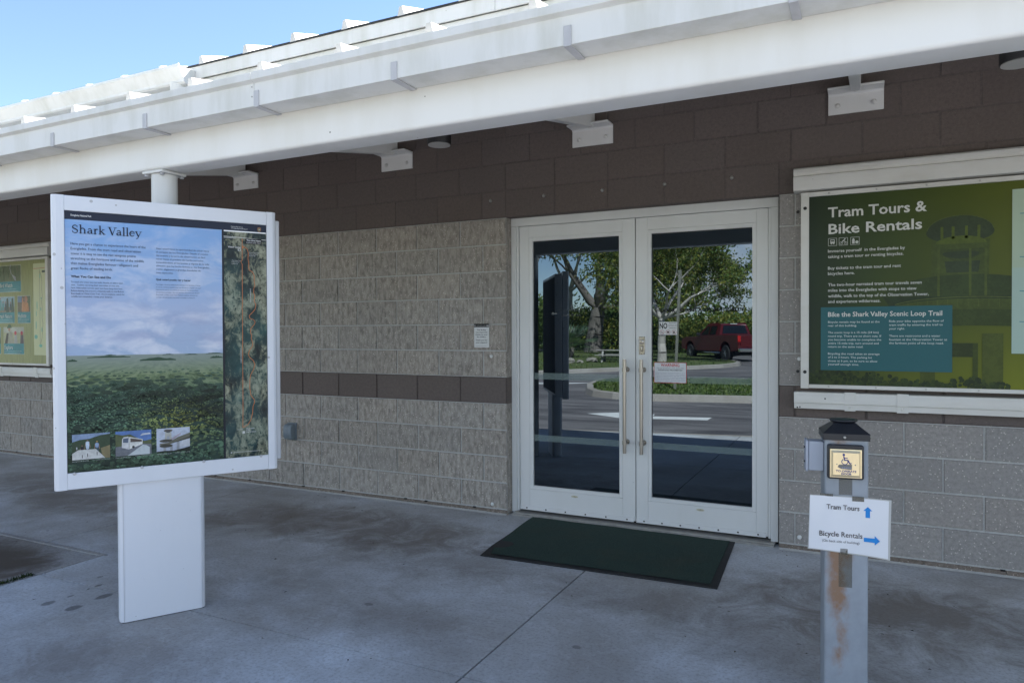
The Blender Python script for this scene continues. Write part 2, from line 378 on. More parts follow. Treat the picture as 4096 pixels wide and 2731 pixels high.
def postm():
    n = NT('grey_post_paint_with_rust')
    v = n.coord(); f = n.noise(v, 9, 6, 0.65)
    a = n.mix(n.ramp(f, [(0.4, 0.0), (0.7, 0.6)]), (0.30, 0.33, 0.365), (0.21, 0.23, 0.25))
    sep = n.n("SeparateXYZ"); n.l(v, sep.inputs[0])
    band = n.ramp(n.math('ABSOLUTE', n.math('ADD', sep.outputs["X"], 0.022)), [(0.0, 1.0), (0.07, 0.0)])
    zz = n.ramp(sep.outputs["Z"], [(0.05, 0.0), (0.22, 0.62), (0.45, 0.78), (0.585, 1.0), (0.62, 0.0), (0.97, 0.0), (0.985, 0.7)])
    r = n.math('MULTIPLY', n.noise(n.coord((1, 1, 0.6), loc=(0, 0, 3)), 26, 6, 0.66), n.ramp(n.noise(n.coord((1.2, 1, 0.8), loc=(2, 0, 1)), 9, 4, 0.6), [(0.38, 0.25), (0.60, 1.35)]))
    rr = n.ramp(n.math('MULTIPLY', n.math('MULTIPLY', band, zz), n.math('ADD', r, 0.20)), [(0.18, 0.0), (0.50, 0.85)])
    a = n.mix(rr, a, (0.25, 0.125, 0.05))
    n.base(a); n.rough(0.5); n.bump(f, 0.1, 0.004); return n.m
M['post'] = postm()
def tapem():
    n = NT('old_tape_residue'); n.base((0.13, 0.12, 0.09)); n.rough(0.3)
    tr = n.n('BsdfTransparent'); ms = n.n('MixShader'); ms.inputs[0].default_value = 0.5
    n.l(tr.outputs[0], ms.inputs[1]); n.l(n.p.outputs[0], ms.inputs[2]); n.l(ms.outputs[0], n.t.nodes['Material Output'].inputs[0]); return n.m
M['tape'] = tapem()
M['junction'] = painted('junction_box_grey_paint', (0.36, 0.39, 0.45), (0.26, 0.28, 0.31), 0.5, 8, 0.5)
M['outlet'] = painted('grey_outlet_cover', (0.17, 0.21, 0.24), (0.12, 0.14, 0.16), 0.5, 12, 0.5)
M['plate'] = painted('worn_stainless_sunlit_tint', (0.86, 0.70, 0.44), (0.58, 0.48, 0.32), 0.35, 30, 0.33); M['plate'].node_tree.nodes["Principled BSDF"].inputs["Metallic"].default_value = 0.75  # golden base colour paints in the warm sunlit reflection on the steel
M['shutter'] = M['alu']
M['carpaint'] = flat('red_car_paint', (0.085, 0.0025, 0.005), 0.38); M['carpaint'].node_tree.nodes["Principled BSDF"].inputs["Coat Weight"].default_value = 0.25
M['carglass'] = flat('car_window_glass', (0.008, 0.010, 0.012), 0.03, 0, 1.6)
M['tyre'] = flat('tyre_rubber', (0.02, 0.02, 0.02), 0.8)
M['rim'] = flat('alloy_rim', (0.50, 0.50, 0.50), 0.3, 0.8)
M['chrome'] = flat('chrome', (0.7, 0.7, 0.7), 0.12, 1.0)
M['lampred'] = flat('tail_lamp_red', (0.50, 0.012, 0.012), 0.15)
M['wood'] = painted('weathered_wood', (0.36, 0.34, 0.31), (0.22, 0.20, 0.18), 0.7, 6, 0.85, streak=(0.2, 1, 1))
M['rock'] = painted('limestone', (0.28, 0.26, 0.22), (0.18, 0.16, 0.13), 0.9, 5, 0.95, streak=(1, 1, 1))
M['signpost'] = painted('galvanised_sign_post', (0.22, 0.22, 0.18), (0.14, 0.14, 0.11), 0.5, 6, 0.6)

# ------------------------------------------------------------------ mesh helpers
class MB:
    def __init__(s): s.v = []; s.f = []; s.m = []; s.c = []; s.sm = []
    def face(s, pts, m=0, c=(1, 1, 1), smooth=False):
        i = len(s.v); s.v += [tuple(p) for p in pts]; s.f.append(tuple(range(i, i + len(pts)))); s.m.append(m); s.c.append(c); s.sm.append(smooth)
    def mesh(s, vs, fs, m=0, c=(1, 1, 1), smooth=False):
        i = len(s.v); s.v += [tuple(p) for p in vs]
        for f in fs: s.f.append(tuple(k + i for k in f)); s.m.append(m); s.c.append(c); s.sm.append(smooth)
    def box(s, x0, x1, y0, y1, z0, z1, m=0, c=(1, 1, 1)):
        v = [(x, y, z) for x in (x0, x1) for y in (y0, y1) for z in (z0, z1)]
        s.mesh(v, [(0, 1, 3, 2), (4, 6, 7, 5), (0, 4, 5, 1), (2, 3, 7, 6), (0, 2, 6, 4), (1, 5, 7, 3)], m, c)
    def prism(s, pts, axis, a, b, m=0, c=(1, 1, 1), smooth=False):
        """2-D outline extruded along axis from a to b. axis x: pts=(y,z); y: pts=(x,z); z: pts=(x,y)"""
        def P(p, t): return {'x': (t, p[0], p[1]), 'y': (p[0], t, p[1]), 'z': (p[0], p[1], t)}[axis]
        n = len(pts); v = [P(p, a) for p in pts] + [P(p, b) for p in pts]
        i = len(s.v)
        s.mesh(v, [tuple(range(n)), tuple(range(2 * n - 1, n - 1, -1))], m, c)
        for k in range(n):
            j = (k + 1) % n
            s.f.append((i + k, i + n + k, i + n + j, i + j)); s.m.append(m); s.c.append(c); s.sm.append(smooth)
    def tube(s, p0, p1, r0, r1=None, n=12, m=0, c=(1, 1, 1), caps=True):
        r1 = r0 if r1 is None else r1
        a = Vector(p0); b = Vector(p1); d = (b - a).normalized()
        t = d.orthogonal().normalized(); w = d.cross(t)
        i = len(s.v)
        for q, r in ((a, r0), (b, r1)):
            for k in range(n):
                an = 2 * pi * k / n; s.v.append(tuple(q + (t * cos(an) + w * sin(an)) * r))
        for k in range(n):
            j = (k + 1) % n; s.f.append((i + k, i + j, i + n + j, i + n + k)); s.m.append(m); s.c.append(c); s.sm.append(True)
        if caps:
            s.f.append(tuple(range(i + n - 1, i - 1, -1))); s.m.append(m); s.c.append(c); s.sm.append(False)
            s.f.append(tuple(range(i + n, i + 2 * n))); s.m.append(m); s.c.append(c); s.sm.append(False)
    def lathe(s, prof, axis_o, n=20, m=0, c=(1, 1, 1), d=(0, 0, 1)):
        d = Vector(d).normalized(); t = d.orthogonal().normalized(); w = d.cross(t); o = Vector(axis_o)
        i = len(s.v)
        for (r, h) in prof:
            for k in range(n):
                an = 2 * pi * k / n; s.v.append(tuple(o + d * h + (t * cos(an) + w * sin(an)) * r))
        for a in range(len(prof) - 1):
            for k in range(n):
                j = (k + 1) % n; s.f.append((i + a * n + k, i + a * n + j, i + (a + 1) * n + j, i + (a + 1) * n + k)); s.m.append(m); s.c.append(c); s.sm.append(True)
        s.f.append(tuple(range(i + n - 1, i - 1, -1))); s.m.append(m); s.c.append(c); s.sm.append(False)
        k0 = i + (len(prof) - 1) * n
        s.f.append(tuple(range(k0, k0 + n))); s.m.append(m); s.c.append(c); s.sm.append(False)
    def xz(s, pts, y, c=(1, 1, 1), m=0):
        """flat polygon facing -y"""
        a = sum(pts[k][0] * pts[(k + 1) % len(pts)][1] - pts[(k + 1) % len(pts)][0] * pts[k][1] for k in range(len(pts)))
        if a < 0: pts = pts[::-1]
        s.face([(p[0], y, p[1]) for p in pts], m, c)
    def rect(s, x0, x1, z0, z1, y, c=(1, 1, 1), m=0): s.xz([(x0, z0), (x1, z0), (x1, z1), (x0, z1)], y, c, m)
    def disc(s, x, z, r, y, c=(1, 1, 1), m=0, n=16, ry=None):
        s.xz([(x + r * cos(2 * pi * k / n), z + (ry or r) * sin(2 * pi * k / n)) for k in range(n)], y, c, m)
    def ring(s, x, z, r, w, y, c=(1, 1, 1), m=0, n=20, a0=0, a1=2 * pi):
        for k in range(n):
            a, b = a0 + (a1 - a0) * k / n, a0 + (a1 - a0) * (k + 1) / n
            s.xz([(x + (r - w) * cos(a), z + (r - w) * sin(a)), (x + r * cos(a), z + r * sin(a)), (x + r * cos(b), z + r * sin(b)), (x + (r - w) * cos(b), z + (r - w) * sin(b))], y, c, m)
    def line(s, pts, w, y, c=(1, 1, 1), m=0):
        for (a, b) in zip(pts, pts[1:]):
            d = Vector((b[0] - a[0], b[1] - a[1])); 
            if d.length == 0: continue
            n = Vector((-d.y, d.x)).normalized() * w / 2; e = d.normalized() * w * 0.3
            s.xz([(a[0] - e.x + n.x, a[1] - e.y + n.y), (a[0] - e.x - n.x, a[1] - e.y - n.y), (b[0] + e.x - n.x, b[1] + e.y - n.y), (b[0] + e.x + n.x, b[1] + e.y + n.y)], y, c, m)
    def text(s, body, x, z, width, y, c=(1, 1, 1), m=0, size=None, bold=0.0, align='L', sx=None):
        """one line of lettering facing -y; cap height = size, or fitted to width"""
        vs, fs, w, cap = glyphs(body, bold)
        if size is None: k = width / w; kz = k
        else: kz = size / cap; k = width / w if width else kz * (sx or 1)
        off = {'L': 0, 'C': -w * k / 2, 'R': -w * k}[align]
        i = len(s.v)
        s.v += [(x + off + a * k, y, z + b * kz) for a, b in vs]
        for f in fs: s.f.append(tuple(i + q for q in f)); s.m.append(m); s.c.append(c); s.sm.append(False)
    def build(s, name, mats, parent=None, bevel=0, seg=2, angle=None, smooth_all=False):
        me = bpy.data.meshes.new(name)
        me.from_pydata(s.v, [], s.f)
        for mt in (mats if isinstance(mats, (list, tuple)) else [mats]): me.materials.append(mt)
        me.polygons.foreach_set("material_index", s.m)
        me.polygons.foreach_set("use_smooth", [True] * len(s.sm) if (smooth_all or bevel) else s.sm)
        if any(c != (1, 1, 1) for c in s.c) or any(mt.name in COLMATS for mt in me.materials):
            at = me.color_attributes.new("Col", 'FLOAT_COLOR', 'CORNER')
            buf = []
            for f, c in zip(s.f, s.c): buf += [c[0], c[1], c[2], 1.0] * len(f)
            at.data.foreach_set("color", buf)
        me.update()
        if bevel or angle: me.set_sharp_from_angle(angle=rad(angle or 35))
        o = bpy.data.objects.new(name, me)
        COL.objects.link(o)
        if parent: o.parent = parent
        if bevel:
            b = o.modifiers.new("bevel", 'BEVEL'); b.width = bevel; b.segments = seg; b.limit_method = 'ANGLE'; b.angle_limit = rad(40); b.harden_normals = False
        return o
COLMATS = {m.name for m in bpy.data.materials if m.node_tree and any(n.bl_idname == 'ShaderNodeAttribute' for n in m.node_tree.nodes)}

_G = {}
def glyphs(body, bold=0.0):
    key = (body, bold)
    if key in _G: return _G[key]
    cu = bpy.data.curves.new("t", 'FONT'); cu.body = body; cu.resolution_u = 2; cu.offset = bold; cu.fill_mode = 'FRONT'
    o = bpy.data.objects.new("t", cu); COL.objects.link(o)
    dg = bpy.context.evaluated_depsgraph_get(); ev = o.evaluated_get(dg); me = ev.to_mesh()
    vs = [(v.co.x, v.co.y) for v in me.vertices]; fs = [tuple(p.vertices) for p in me.polygons]
    ev.to_mesh_clear(); bpy.data.objects.remove(o); bpy.data.curves.remove(cu)
    x0 = min((v[0] for v in vs), default=0); x1 = max((v[0] for v in vs), default=1)
    vs = [(a - x0, b) for a, b in vs]
    _G[key] = (vs, fs, x1 - x0, 0.72); return _G[key]

def empty(name, loc=(0, 0, 0), rotz=0, label=None, cat=None, group=None, kind=None, parent=None):
    o = bpy.data.objects.new(name, None); COL.objects.link(o); o.location = loc; o.rotation_euler = (0, 0, rotz); o.empty_display_size = 0.1
    tag(o, label, cat, group, kind)
    if parent: o.parent = parent
    return o
def tag(o, label=None, cat=None, group=None, kind=None):
    if label: o['label'] = label
    if cat: o['category'] = cat
    if group: o['group'] = group
    if kind: o['kind'] = kind
    return o
def boxo(name, m, parent, *b, bevel=0, mi=0):
    q = MB(); q.box(*b); return q.build(name, m, parent, bevel)

# ================================================================== SETTING: ground, paving, kerbs, road
g = MB(); g.face([(-900, -900, -0.152), (900, -900, -0.152), (900, 900, -0.152), (-900, 900, -0.152)])
tag(g.build('ground', M['grassground']), kind='structure')
g = MB(); g.face([(-40, -50, -0.148), (40, -50, -0.148), (40, 4, -0.148), (-40, 4, -0.148)])
tag(g.build('road', M['asphalt']), kind='structure')
KX = lambda x: -4.55 - 0.19 * x            # line of the sidewalk's kerb
JX, JY = 0.98, -2.36
slab = MB()
def slabpoly(pts, m=0):
    e = 0.004
    n = len(pts); cx = sum(p[0] for p in pts) / n; cy = sum(p[1] for p in pts) / n
    slab.face([(p[0], p[1], 0.0) for p in pts], m)
    for k in range(n):
        a, b = pts[k], pts[(k + 1) % n]
        slab.face([(a[0], a[1], 0), (a[0], a[1], -0.03), (b[0], b[1], -0.03), (b[0], b[1], 0)], m)
q = 0.0048
slabpoly([(-2.5 + q, 0.12), (-2.5 + q, -1.94), (-1.87, -1.94), (-1.87, JY + q), (JX - q, JY + q), (JX - q, 0.12)])
slabpoly([(JX + q, 0.12), (JX + q, JY + q), (5.4 - q, JY + q), (5.4 - q, 0.12)])
slabpoly([(-6.2 + q, 0.12), (-6.2 + q, -1.94), (-2.5 - q, -1.94), (-2.5 - q, 0.12)])
slabpoly([(-14, 0.12), (-14, -1.94), (-6.2 - q, -1.94), (-6.2 - q, 0.12)])
slabpoly([(-1.87, JY - q), (-1.87, KX(-1.87)), (JX - q, KX(JX)), (JX - q, JY - q)])
slabpoly([(JX + q, JY - q), (JX + q, KX(JX)), (5.4 - q, KX(5.4)), (5.4 - q, JY - q)])
slabpoly([(5.4 + q, 0.12), (5.4 + q, KX(5.4)), (16, KX(16)), (16, 0.12)])
tag(slab.build('sidewalk', M['pave']), kind='structure')
b = MB(); b.face([(-14, 0.12, -0.022), (-14, KX(-14), -0.022), (16, KX(16), -0.022), (16, 0.12, -0.022)])
tag(b.build('sidewalk_base', M['gap']), kind='structure')
p = MB()
p.box(-14, -1.905, -3.9, -1.985, -0.03, -0.004)
tag(p.build('dirty_concrete_pad_ground', M['pad']), kind='structure')
p = MB()
p.box(-14, -1.880, -1.984, -1.950, -0.03, 0.001); p.box(-1.904, -1.880, KX(-1.87) + .02, -1.9845, -0.03, 0.001)
tag(p.build('pale_pad_edge_ground', M['padedge']), kind='structure')
p = MB()
p.box(-14, -1.905, -4.4, -3.901, -0.03, -0.002)
tag(p.build('sidewalk_strip', M['pave']), kind='structure')
def kerb(name, pts, w=0.16, top=0.0, bot=-0.15, inner=None):
    """a kerb following a polyline; its width lies to the left of the line's direction"""
    k = MB(); n = len(pts); L = []; R = []
    for i in range(n):
        a = Vector(pts[max(i - 1, 0)]); c = Vector(pts[min(i + 1, n - 1)])
        d = (c - a).normalized(); nn = Vector((-d.y, d.x))
        R.append(Vector(pts[i])); L.append(Vector(pts[i]) + nn * w)
    for i in range(n - 1):
        r0, r1, l0, l1 = R[i], R[i + 1], L[i], L[i + 1]
        s0 = r0 + (l0 - r0) * 0.18; s1 = r1 + (l1 - r1) * 0.18
        k.face([(r0.x, r0.y, bot), (r1.x, r1.y, bot), (s1.x, s1.y, top - 0.012), (s0.x, s0.y, top - 0.012)], smooth=True)
        k.face([(s0.x, s0.y, top - 0.012), (s1.x, s1.y, top - 0.012), (*(s1 + (l1 - r1) * 0.1), top), (*(s0 + (l0 - r0) * 0.1), top)], smooth=True)
        k.face([(*(s0 + (l0 - r0) * 0.1), top), (*(s1 + (l1 - r1) * 0.1), top), (l1.x, l1.y, top), (l0.x, l0.y, top)], smooth=True)
    return tag(k.build(name, M['kerb'], angle=50), kind='structure'), L
kerb('sidewalk_kerb', [(-14, KX(-14) - 0.13), (16, KX(16) - 0.13)], 0.13, 0.001)
# near island
isl = [(9.0, -18.0), (2.0, -17.2), (-2.0, -16.4), (-4.0, -15.8), (-4.52, -15.2), (-4.55, -14.4), (-4.3, -13.1), (-3.75, -11.6), (-3.35, -10.95), (-2.7, -10.5), (-1.9, -10.35), (0.3, -10.8), (3.0, -11.4), (9.0, -12.8)]
_, L1 = kerb('island_kerb', isl[::-1], 0.2, 0.0)
# far kerb line with the second island's nose
far = [(-4.2, -31.6), (-3.1, -30.2), (-2.55, -28.8), (-2.42, -27.2), (-2.75, -25.4), (-3.8, -23.6), (-5.9, -21.6), (-7.5, -19.0), (-9.8, -15.6), (-14, -11), (-24, -6)]
far = far[::-1]
_, L2 = kerb('far_island_kerb', far[::-1], 0.2, 0.0)
def grass_patch(name, pts, n, h, base_name):
    m = MB(); m.face([(x, y, -0.012) for x, y in pts])
    o = tag(m.build(base_name, M['grassground']), kind='structure')
    # mown blades over the patch (rejection sampling in the outline)
    xs = [p[0] for p in pts]; ys = [p[1] for p in pts]
    def inside(x, y):
        r = False; j = len(pts) - 1
        for i in range(len(pts)):
            if (pts[i][1] > y) != (pts[j][1] > y) and x < (pts[j][0] - pts[i][0]) * (y - pts[i][1]) / (pts[j][1] - pts[i][1]) + pts[i][0]: r = not r
            j = i
        return r
    m = MB(); rnd = random.Random(5); c = 0
    while c < n:
        x = rnd.uniform(min(xs), max(xs)); y = rnd.uniform(min(ys), max(ys))
        if not inside(x, y): continue
        c += 1; a = rnd.uniform(0, pi); w = rnd.uniform(0.02, 0.04); hh = h * rnd.uniform(0.5, 1.2); lx = rnd.uniform(-.04, .04); ly = rnd.uniform(-.04, .04)
        t = rnd.random(); col = (0.05 + 0.10 * t, 0.10 + 0.10 * t, 0.02 + 0.02 * t)
        m.face([(x - cos(a) * w, y - sin(a) * w, -0.012), (x + cos(a) * w, y + sin(a) * w, -0.012), (x + lx, y + ly, hh)], 0, col)
    o = m.build(name, M['leaf']); tag(o, 'short sunlit green grass growing inside the kerbs across the road', 'grass', kind='stuff'); return o
grass_patch('grass', [tuple(v) for v in L1] + [(9, -18)], 9000, 0.05, 'island_ground')
grass_patch('grass', [tuple(v) for v in L2] + [(-60, -6), (-60, -60), (-4.4, -60), (-4.4, -31.6)], 9000, 0.10, 'far_lawn_ground')
# road markings
z = -0.144
mk_ = MB()
mk_.face([(-2.22, -7.55, z), (-1.45, -7.12, z), (-0.98, -7.24, z), (0.03, -7.45, z), (0.03, -7.86, z), (-0.99, -7.64, z), (-1.03, -7.95, z), (-1.72, -7.95, z)][::-1])
tag(mk_.build('road_arrow', M['roadpaint']), kind='structure')
mk_ = MB()
mk_.face([(-9.5, -13.4, z), (-5.62, -14.29, z), (-4.7, -15.2, z), (-5.41, -15.0, z), (-5.9, -14.75, z), (-9.5, -13.9, z)][::-1])
tag(mk_.build('road_stripe', M['roadpaint']), kind='structure')
for i in range(4):
    mk_ = MB(); x0 = -1.2 - i * 1.3; y0 = -30.6 - i * 1.0
    mk_.face([(x0 - 3, y0 - 4.2, z), (x0, y0, z), (x0 + .14, y0 - .1, z), (x0 - 2.86, y0 - 4.3, z)])
    tag(mk_.build('parking_stripe', M['roadpaint']), kind='structure')
far_sidewalk = MB(); far_sidewalk.face([(-30, -46, -0.008), (-16, -42.5, -0.008), (-17, -45.5, -0.008), (-30, -49.5, -0.008)][::-1])
tag(far_sidewalk.build('path', M['kerb']), kind='structure')

# ================================================================== BUILDING
bld = empty('visitor_center', (0, 0, 0), 0, 'grey and brown concrete block building with white canopy roof and glass double doors', 'building')
H, U, Z0 = 0.2032, 0.4064, 0.04
rb = random.Random(3)
def addblock(mb, x0, x1, z0, z1, m, e0=0.005, e1=0.005, spread=0.12, rc=0.009):
    if x1 - x0 < 0.02: return
    x0 += e0; x1 -= e1; z0 += 0.005; z1 -= 0.005; ch = min(rc * .5, .003)
    t = 1 + rb.uniform(-spread, spread); w = rb.uniform(-0.015, 0.015)
    c = (t + w, t, t - w); dy = rb.uniform(-0.0015, 0.0015)
    a = [(x0 + ch, dy, z0 + ch), (x1 - ch, dy, z0 + ch), (x1 - ch, dy, z1 - ch), (x0 + ch, dy, z1 - ch)]
    o = [(x0, rc, z0), (x1, rc, z0), (x1, rc, z1), (x0, rc, z1)]
    mb.mesh(a + o, [(0, 1, 2, 3), (4, 5, 1, 0), (5, 6, 2, 1), (6, 7, 3, 2), (7, 4, 0, 3)], m, c)
def course(mb, k, xa, xb, joints0, m, end_a=0.005, end_b=0.005, spread=0.12, rc=0.009):
    """blocks of course k between xa and xb; joints at joints0 + n*U"""
    n0 = math.floor((xa - joints0) / U)
    x = joints0 + n0 * U
    while x < xb - 0.001:
        a, b = max(x, xa), min(x + U, xb)
        addblock(mb, a, b, Z0 + k * H, Z0 + (k + 1) * H, m, end_a if a == xa else .005, end_b if b == xb else .005, spread, rc)
        x += U
XL, XR, XO = -14.0, 9.0, 1.96
mort = 0.0085
# left and right grey walls
for side, (xa, xb, ox) in enumerate(((XL, 0.0, 0.0), (XO, XR, 2.665))):
    w = MB()
    for k in range(0, 11):
        if k == 4: continue
        odd = k % 2
        if side == 0: j0 = -U / 2 if odd else 0.0
        else: j0 = ox if odd else ox + U / 2
        course(w, k, xa, xb, j0, 0, 0, 0, .07 if side == 0 else .045)
    # base course (partly below grade), stained
    n = int((xb - xa) / U)
    x = xa
    while x < xb:
        addblock(w, x, min(x + U, xb), -0.06, Z0, 2, 0, 0); x += U
    for z0, z1 in ((-0.05, Z0 + 4 * H), (Z0 + 5 * H, Z0 + 11 * H)):
        w.face([(xa, mort, z0), (xb, mort, z0), (xb, mort, z1), (xa, mort, z1)], 1)
        xj = xb if side == 0 else xa
        pts = [(xj, 0.0056, z0), (xj, 0.30, z0), (xj, 0.30, z1), (xj, 0.0056, z1)]
        w.face(pts if side == 0 else pts[::-1], 0, (.95, .95, .95))
    o = w.build('grey_block_wall', [M['greyblock'] if side == 0 else M['greyblock2'], M['mortar'], M['basecourse']], bld)
    w = MB(); k = 4
    course(w, k, xa, xb, 0.0 if side == 0 else ox + U / 2, 0, 0, 0, 0.05)
    w.face([(xa, mort, Z0 + 4 * H), (xb, mort, Z0 + 4 * H), (xb, mort, Z0 + 5 * H), (xa, mort, Z0 + 5 * H)], 1)
    xj = xb if side == 0 else xa
    pts = [(xj, 0.0056, Z0 + 4 * H), (xj, 0.30, Z0 + 4 * H), (xj, 0.30, Z0 + 5 * H), (xj, 0.0056, Z0 + 5 * H)]
    w.face(pts if side == 0 else pts[::-1], 0, (.95, .95, .95))
    w.build('brown_block_band', [M['brownblock'], M['brownmortar']], bld)
    # weep holes
    r4 = random.Random(9 + side)
    x = -6.4 if side == 0 else 2.5
    while x < (-.1 if side == 0 else 3.6):
        w = MB(); w.box(x, x + 0.024, -0.004, 0.01, 0.030, 0.038); w.build('weep_hole', M['gap'], bld); x += r4.choice((0.2, 0.45, 0.65))
for xa, xb in ((XL, 0.0), (XO, XR)):
    w = MB(); n = int((xb - xa) / .11); P = []
    for i in range(n + 1):
        P.append((xa + (xb - xa) * i / n, -.014 - .007 * rb.random()))
    for a_, b_ in zip(P, P[1:]):
        w.face([(a_[0], a_[1], .0015), (b_[0], b_[1], .0015), (b_[0], .004, .013), (a_[0], .004, .013)], smooth=True)
    w.build('base_sealant', M['mortar'], bld)
# brown upper wall
w = MB()
for k in range(11, 19):
    odd = k % 2
    if k == 11:
        course(w, k, XL, 0.0, -U / 2, 0, .005, .003, 0.05, .003); course(w, k, 0.0, XO, 0.0, 0, .003, .003, 0.05, .003); course(w, k, XO, XR, 2.665, 0, .003, .005, 0.05, .003)
    else: course(w, k, XL, XR, -U / 2 if odd else 0.0, 0, .005, .005, 0.05, .003)
w.face([(XL, .0027, Z0 + 11 * H), (XR, .0027, Z0 + 11 * H), (XR, .0027, Z0 + 19 * H), (XL, .0027, Z0 + 19 * H)], 1)
w.face([(0, .0056, Z0 + 11 * H), (0, .3, Z0 + 11 * H), (XO, .3, Z0 + 11 * H), (XO, .0056, Z0 + 11 * H)], 1)
w.build('brown_upper_wall', [M['brownblock'], M['brownmortar']], bld)
# body of the building behind the face
w = MB()
w.box(XL, -0.01, 0.31, 9.0, -0.1, 3.0); w.box(XO + .01, XR, 0.31, 9.0, -0.1, 3.0); w.box(-0.01, XO + .01, 0.35, 9.0, -0.1, 3.0)
w.build('inner_wall', M['gap'], bld)

# steel studs above the doors and pale wall buttons
for x in (-0.128, 0.319, 0.773, 1.222, 1.667):
    w = MB(); w.lathe([(0.013, 0), (0.013, 0.004), (0.010, 0.011), (0.004, 0.0145)], (x, -0.001, 2.411), 14, d=(0, -1, 0)); w.build('stud', M['screw'], bld)
for x, z in ((-0.129, 1.217), (-0.126, 0.074), (2.084, 0.092), (2.082, 1.226)):
    w = MB(); w.lathe([(0.0135, 0), (0.0135, 0.004), (0.006, 0.006)], (x, -0.001, z), 16, d=(0, -1, 0)); w.build('wall_button', M['doorw'], bld)
for x, z in ((2.073, 1.147), (2.073, 2.155)):
    w = MB(); w.lathe([(0.010, 0), (0.010, 0.004)], (x, -0.001, z), 12, d=(0, -1, 0)); w.build('anchor_bolt', M['blackpaint'], bld)

# ---- canopy: beam, gutter, straps, roof, ribs, rafters, brackets, column
XA, XB = -14.0, 9.0
def rrect(y0, y1, z0, z1, r, n=4):
    P = []
    for (cy, cz, a0) in ((y1 - r, z1 - r, 0), (y0 + r, z1 - r, 90), (y0 + r, z0 + r, 180), (y1 - r, z0 + r, 270)):
        for k in range(n + 1):
            a = rad(a0 + 90 * k / n); P.append((cy + r * cos(a), cz + r * sin(a)))
    return P
BY0, BY1, BZ0, BZ1 = -2.325, -2.172, 2.264, 2.447
w = MB(); w.prism(rrect(BY0, BY1, BZ0, BZ1, 0.016, 5), 'x', XA, XB, smooth=True)
w.build('canopy_beam', M['beam'], bld, angle=50)
GY = -2.465
gx = [XA, -7.6, -3.8, -0.034, 3.76, XB]
gut = empty('canopy_gutter', parent=bld)
for a, c in zip(gx, gx[1:]):
    w = MB()
    w.prism([(-2.3262, 2.432), (GY, 2.432), (GY, 2.535), (GY - 0.022, 2.545), (GY - 0.022, 2.578), (GY - 0.010, 2.578), (GY - 0.010, 2.56), (GY + 0.012, 2.55), (GY + 0.012, 2.45), (-2.3262, 2.45)], 'x', a + 0.001, c - 0.001)
    w.build('gutter_length', M['gutter'], gut, bevel=0.002)
x = -0.787 - 0.7547 * 16
while x < XB:
    w = MB(); w.prism([(GY - 0.005, 2.50), (GY - 0.0005, 2.50), (GY - 0.0005, 2.431), (-2.326, 2.431), (-2.326, 2.426), (GY - 0.005, 2.426)], 'x', x, x + 0.030)
    w.build('gutter_strap', M['galv'], gut, bevel=0.0015); x += 0.7547
for zz in (2.52, 2.476):
    w = MB(); w.lathe([(0.004, 0), (0.003, 0.003)], (-0.047, GY, zz), 10, d=(0, -1, 0)); w.build('screw', M['screw'], gut)
RS = 0.19
rz = lambda y: 2.578 + RS * (y + 2.42)
w = MB()
w.prism([(-2.40, rz(-2.40)), (0.005, rz(0.0)), (0.005, rz(0) - 0.03), (-2.40, rz(-2.4) - 0.03)], 'x', XA, XB)
w.build('canopy_roof', M['white'], bld)
def ribs(name, xs, y0, y1, zf, h, wd, parent, mat):
    for x in xs:
        w = MB(); t = 0.4
        a = [(x - wd, y0, zf(y0)), (x + wd, y0, zf(y0)), (x + wd * t, y0 - .004, zf(y0) + h), (x - wd * t, y0 - .004, zf(y0) + h)]
        c = [(x - wd, y1, zf(y1)), (x + wd, y1, zf(y1)), (x + wd * t, y1, zf(y1) + h), (x - wd * t, y1, zf(y1) + h)]
        w.mesh(a + c, [(0, 1, 2, 3), (7, 6, 5, 4), (1, 5, 6, 2), (2, 6, 7, 3), (3, 7, 4, 0)])
        w.build(name, mat, parent)
ribs('roof_rib', [-0.035 + 0.4572 * k for k in range(-22, 12)], -2.425, -0.01, lambda y: rz(y) - .001, 0.068, 0.028, bld, M['rib'])
bx = [2.40 + 1.698 * k for k in (-3, -2, -1, 0, 1, 2)]
for x in bx:
    w = MB()
    pr = [(-0.035, 2.856), (-2.165, 2.448), (-2.165, 2.590), (-0.035, 2.995)]
    w.prism(pr, 'x', x - 0.028, x + 0.028); w.build('rafter', M['white'], bld, bevel=0.004)
    br = empty('bracket', (x, 0, 0), parent=bld)
    w = MB(); w.prism([(-0.001, 2.735), (-0.013, 2.735), (-0.013, 2.846), (-0.024, 2.858), (-0.125, 2.858), (-0.125, 2.871), (-0.001, 2.871)], 'x', -0.153, 0.153)
    w.build('angle_plate', M['white'], br, bevel=0.003)
    for dx in (-0.10, 0.10):
        w = MB(); w.lathe([(0.017, 0), (0.017, 0.003), (0.011, 0.0035), (0.011, 0.012), (0.006, 0.013), (0.006, 0.022)], (dx, -0.0135, 2.786), 6, d=(0, -1, 0)); w.build('bolt', M['alu'], br)
    w = MB(); w.lathe([(0.017, 0), (0.017, 0.003), (0.012, 0.0035), (0.012, 0.014)], (0.0, -0.075, 2.8575), 6, d=(0, 0, -1)); w.build('bolt', M['alu'], br)
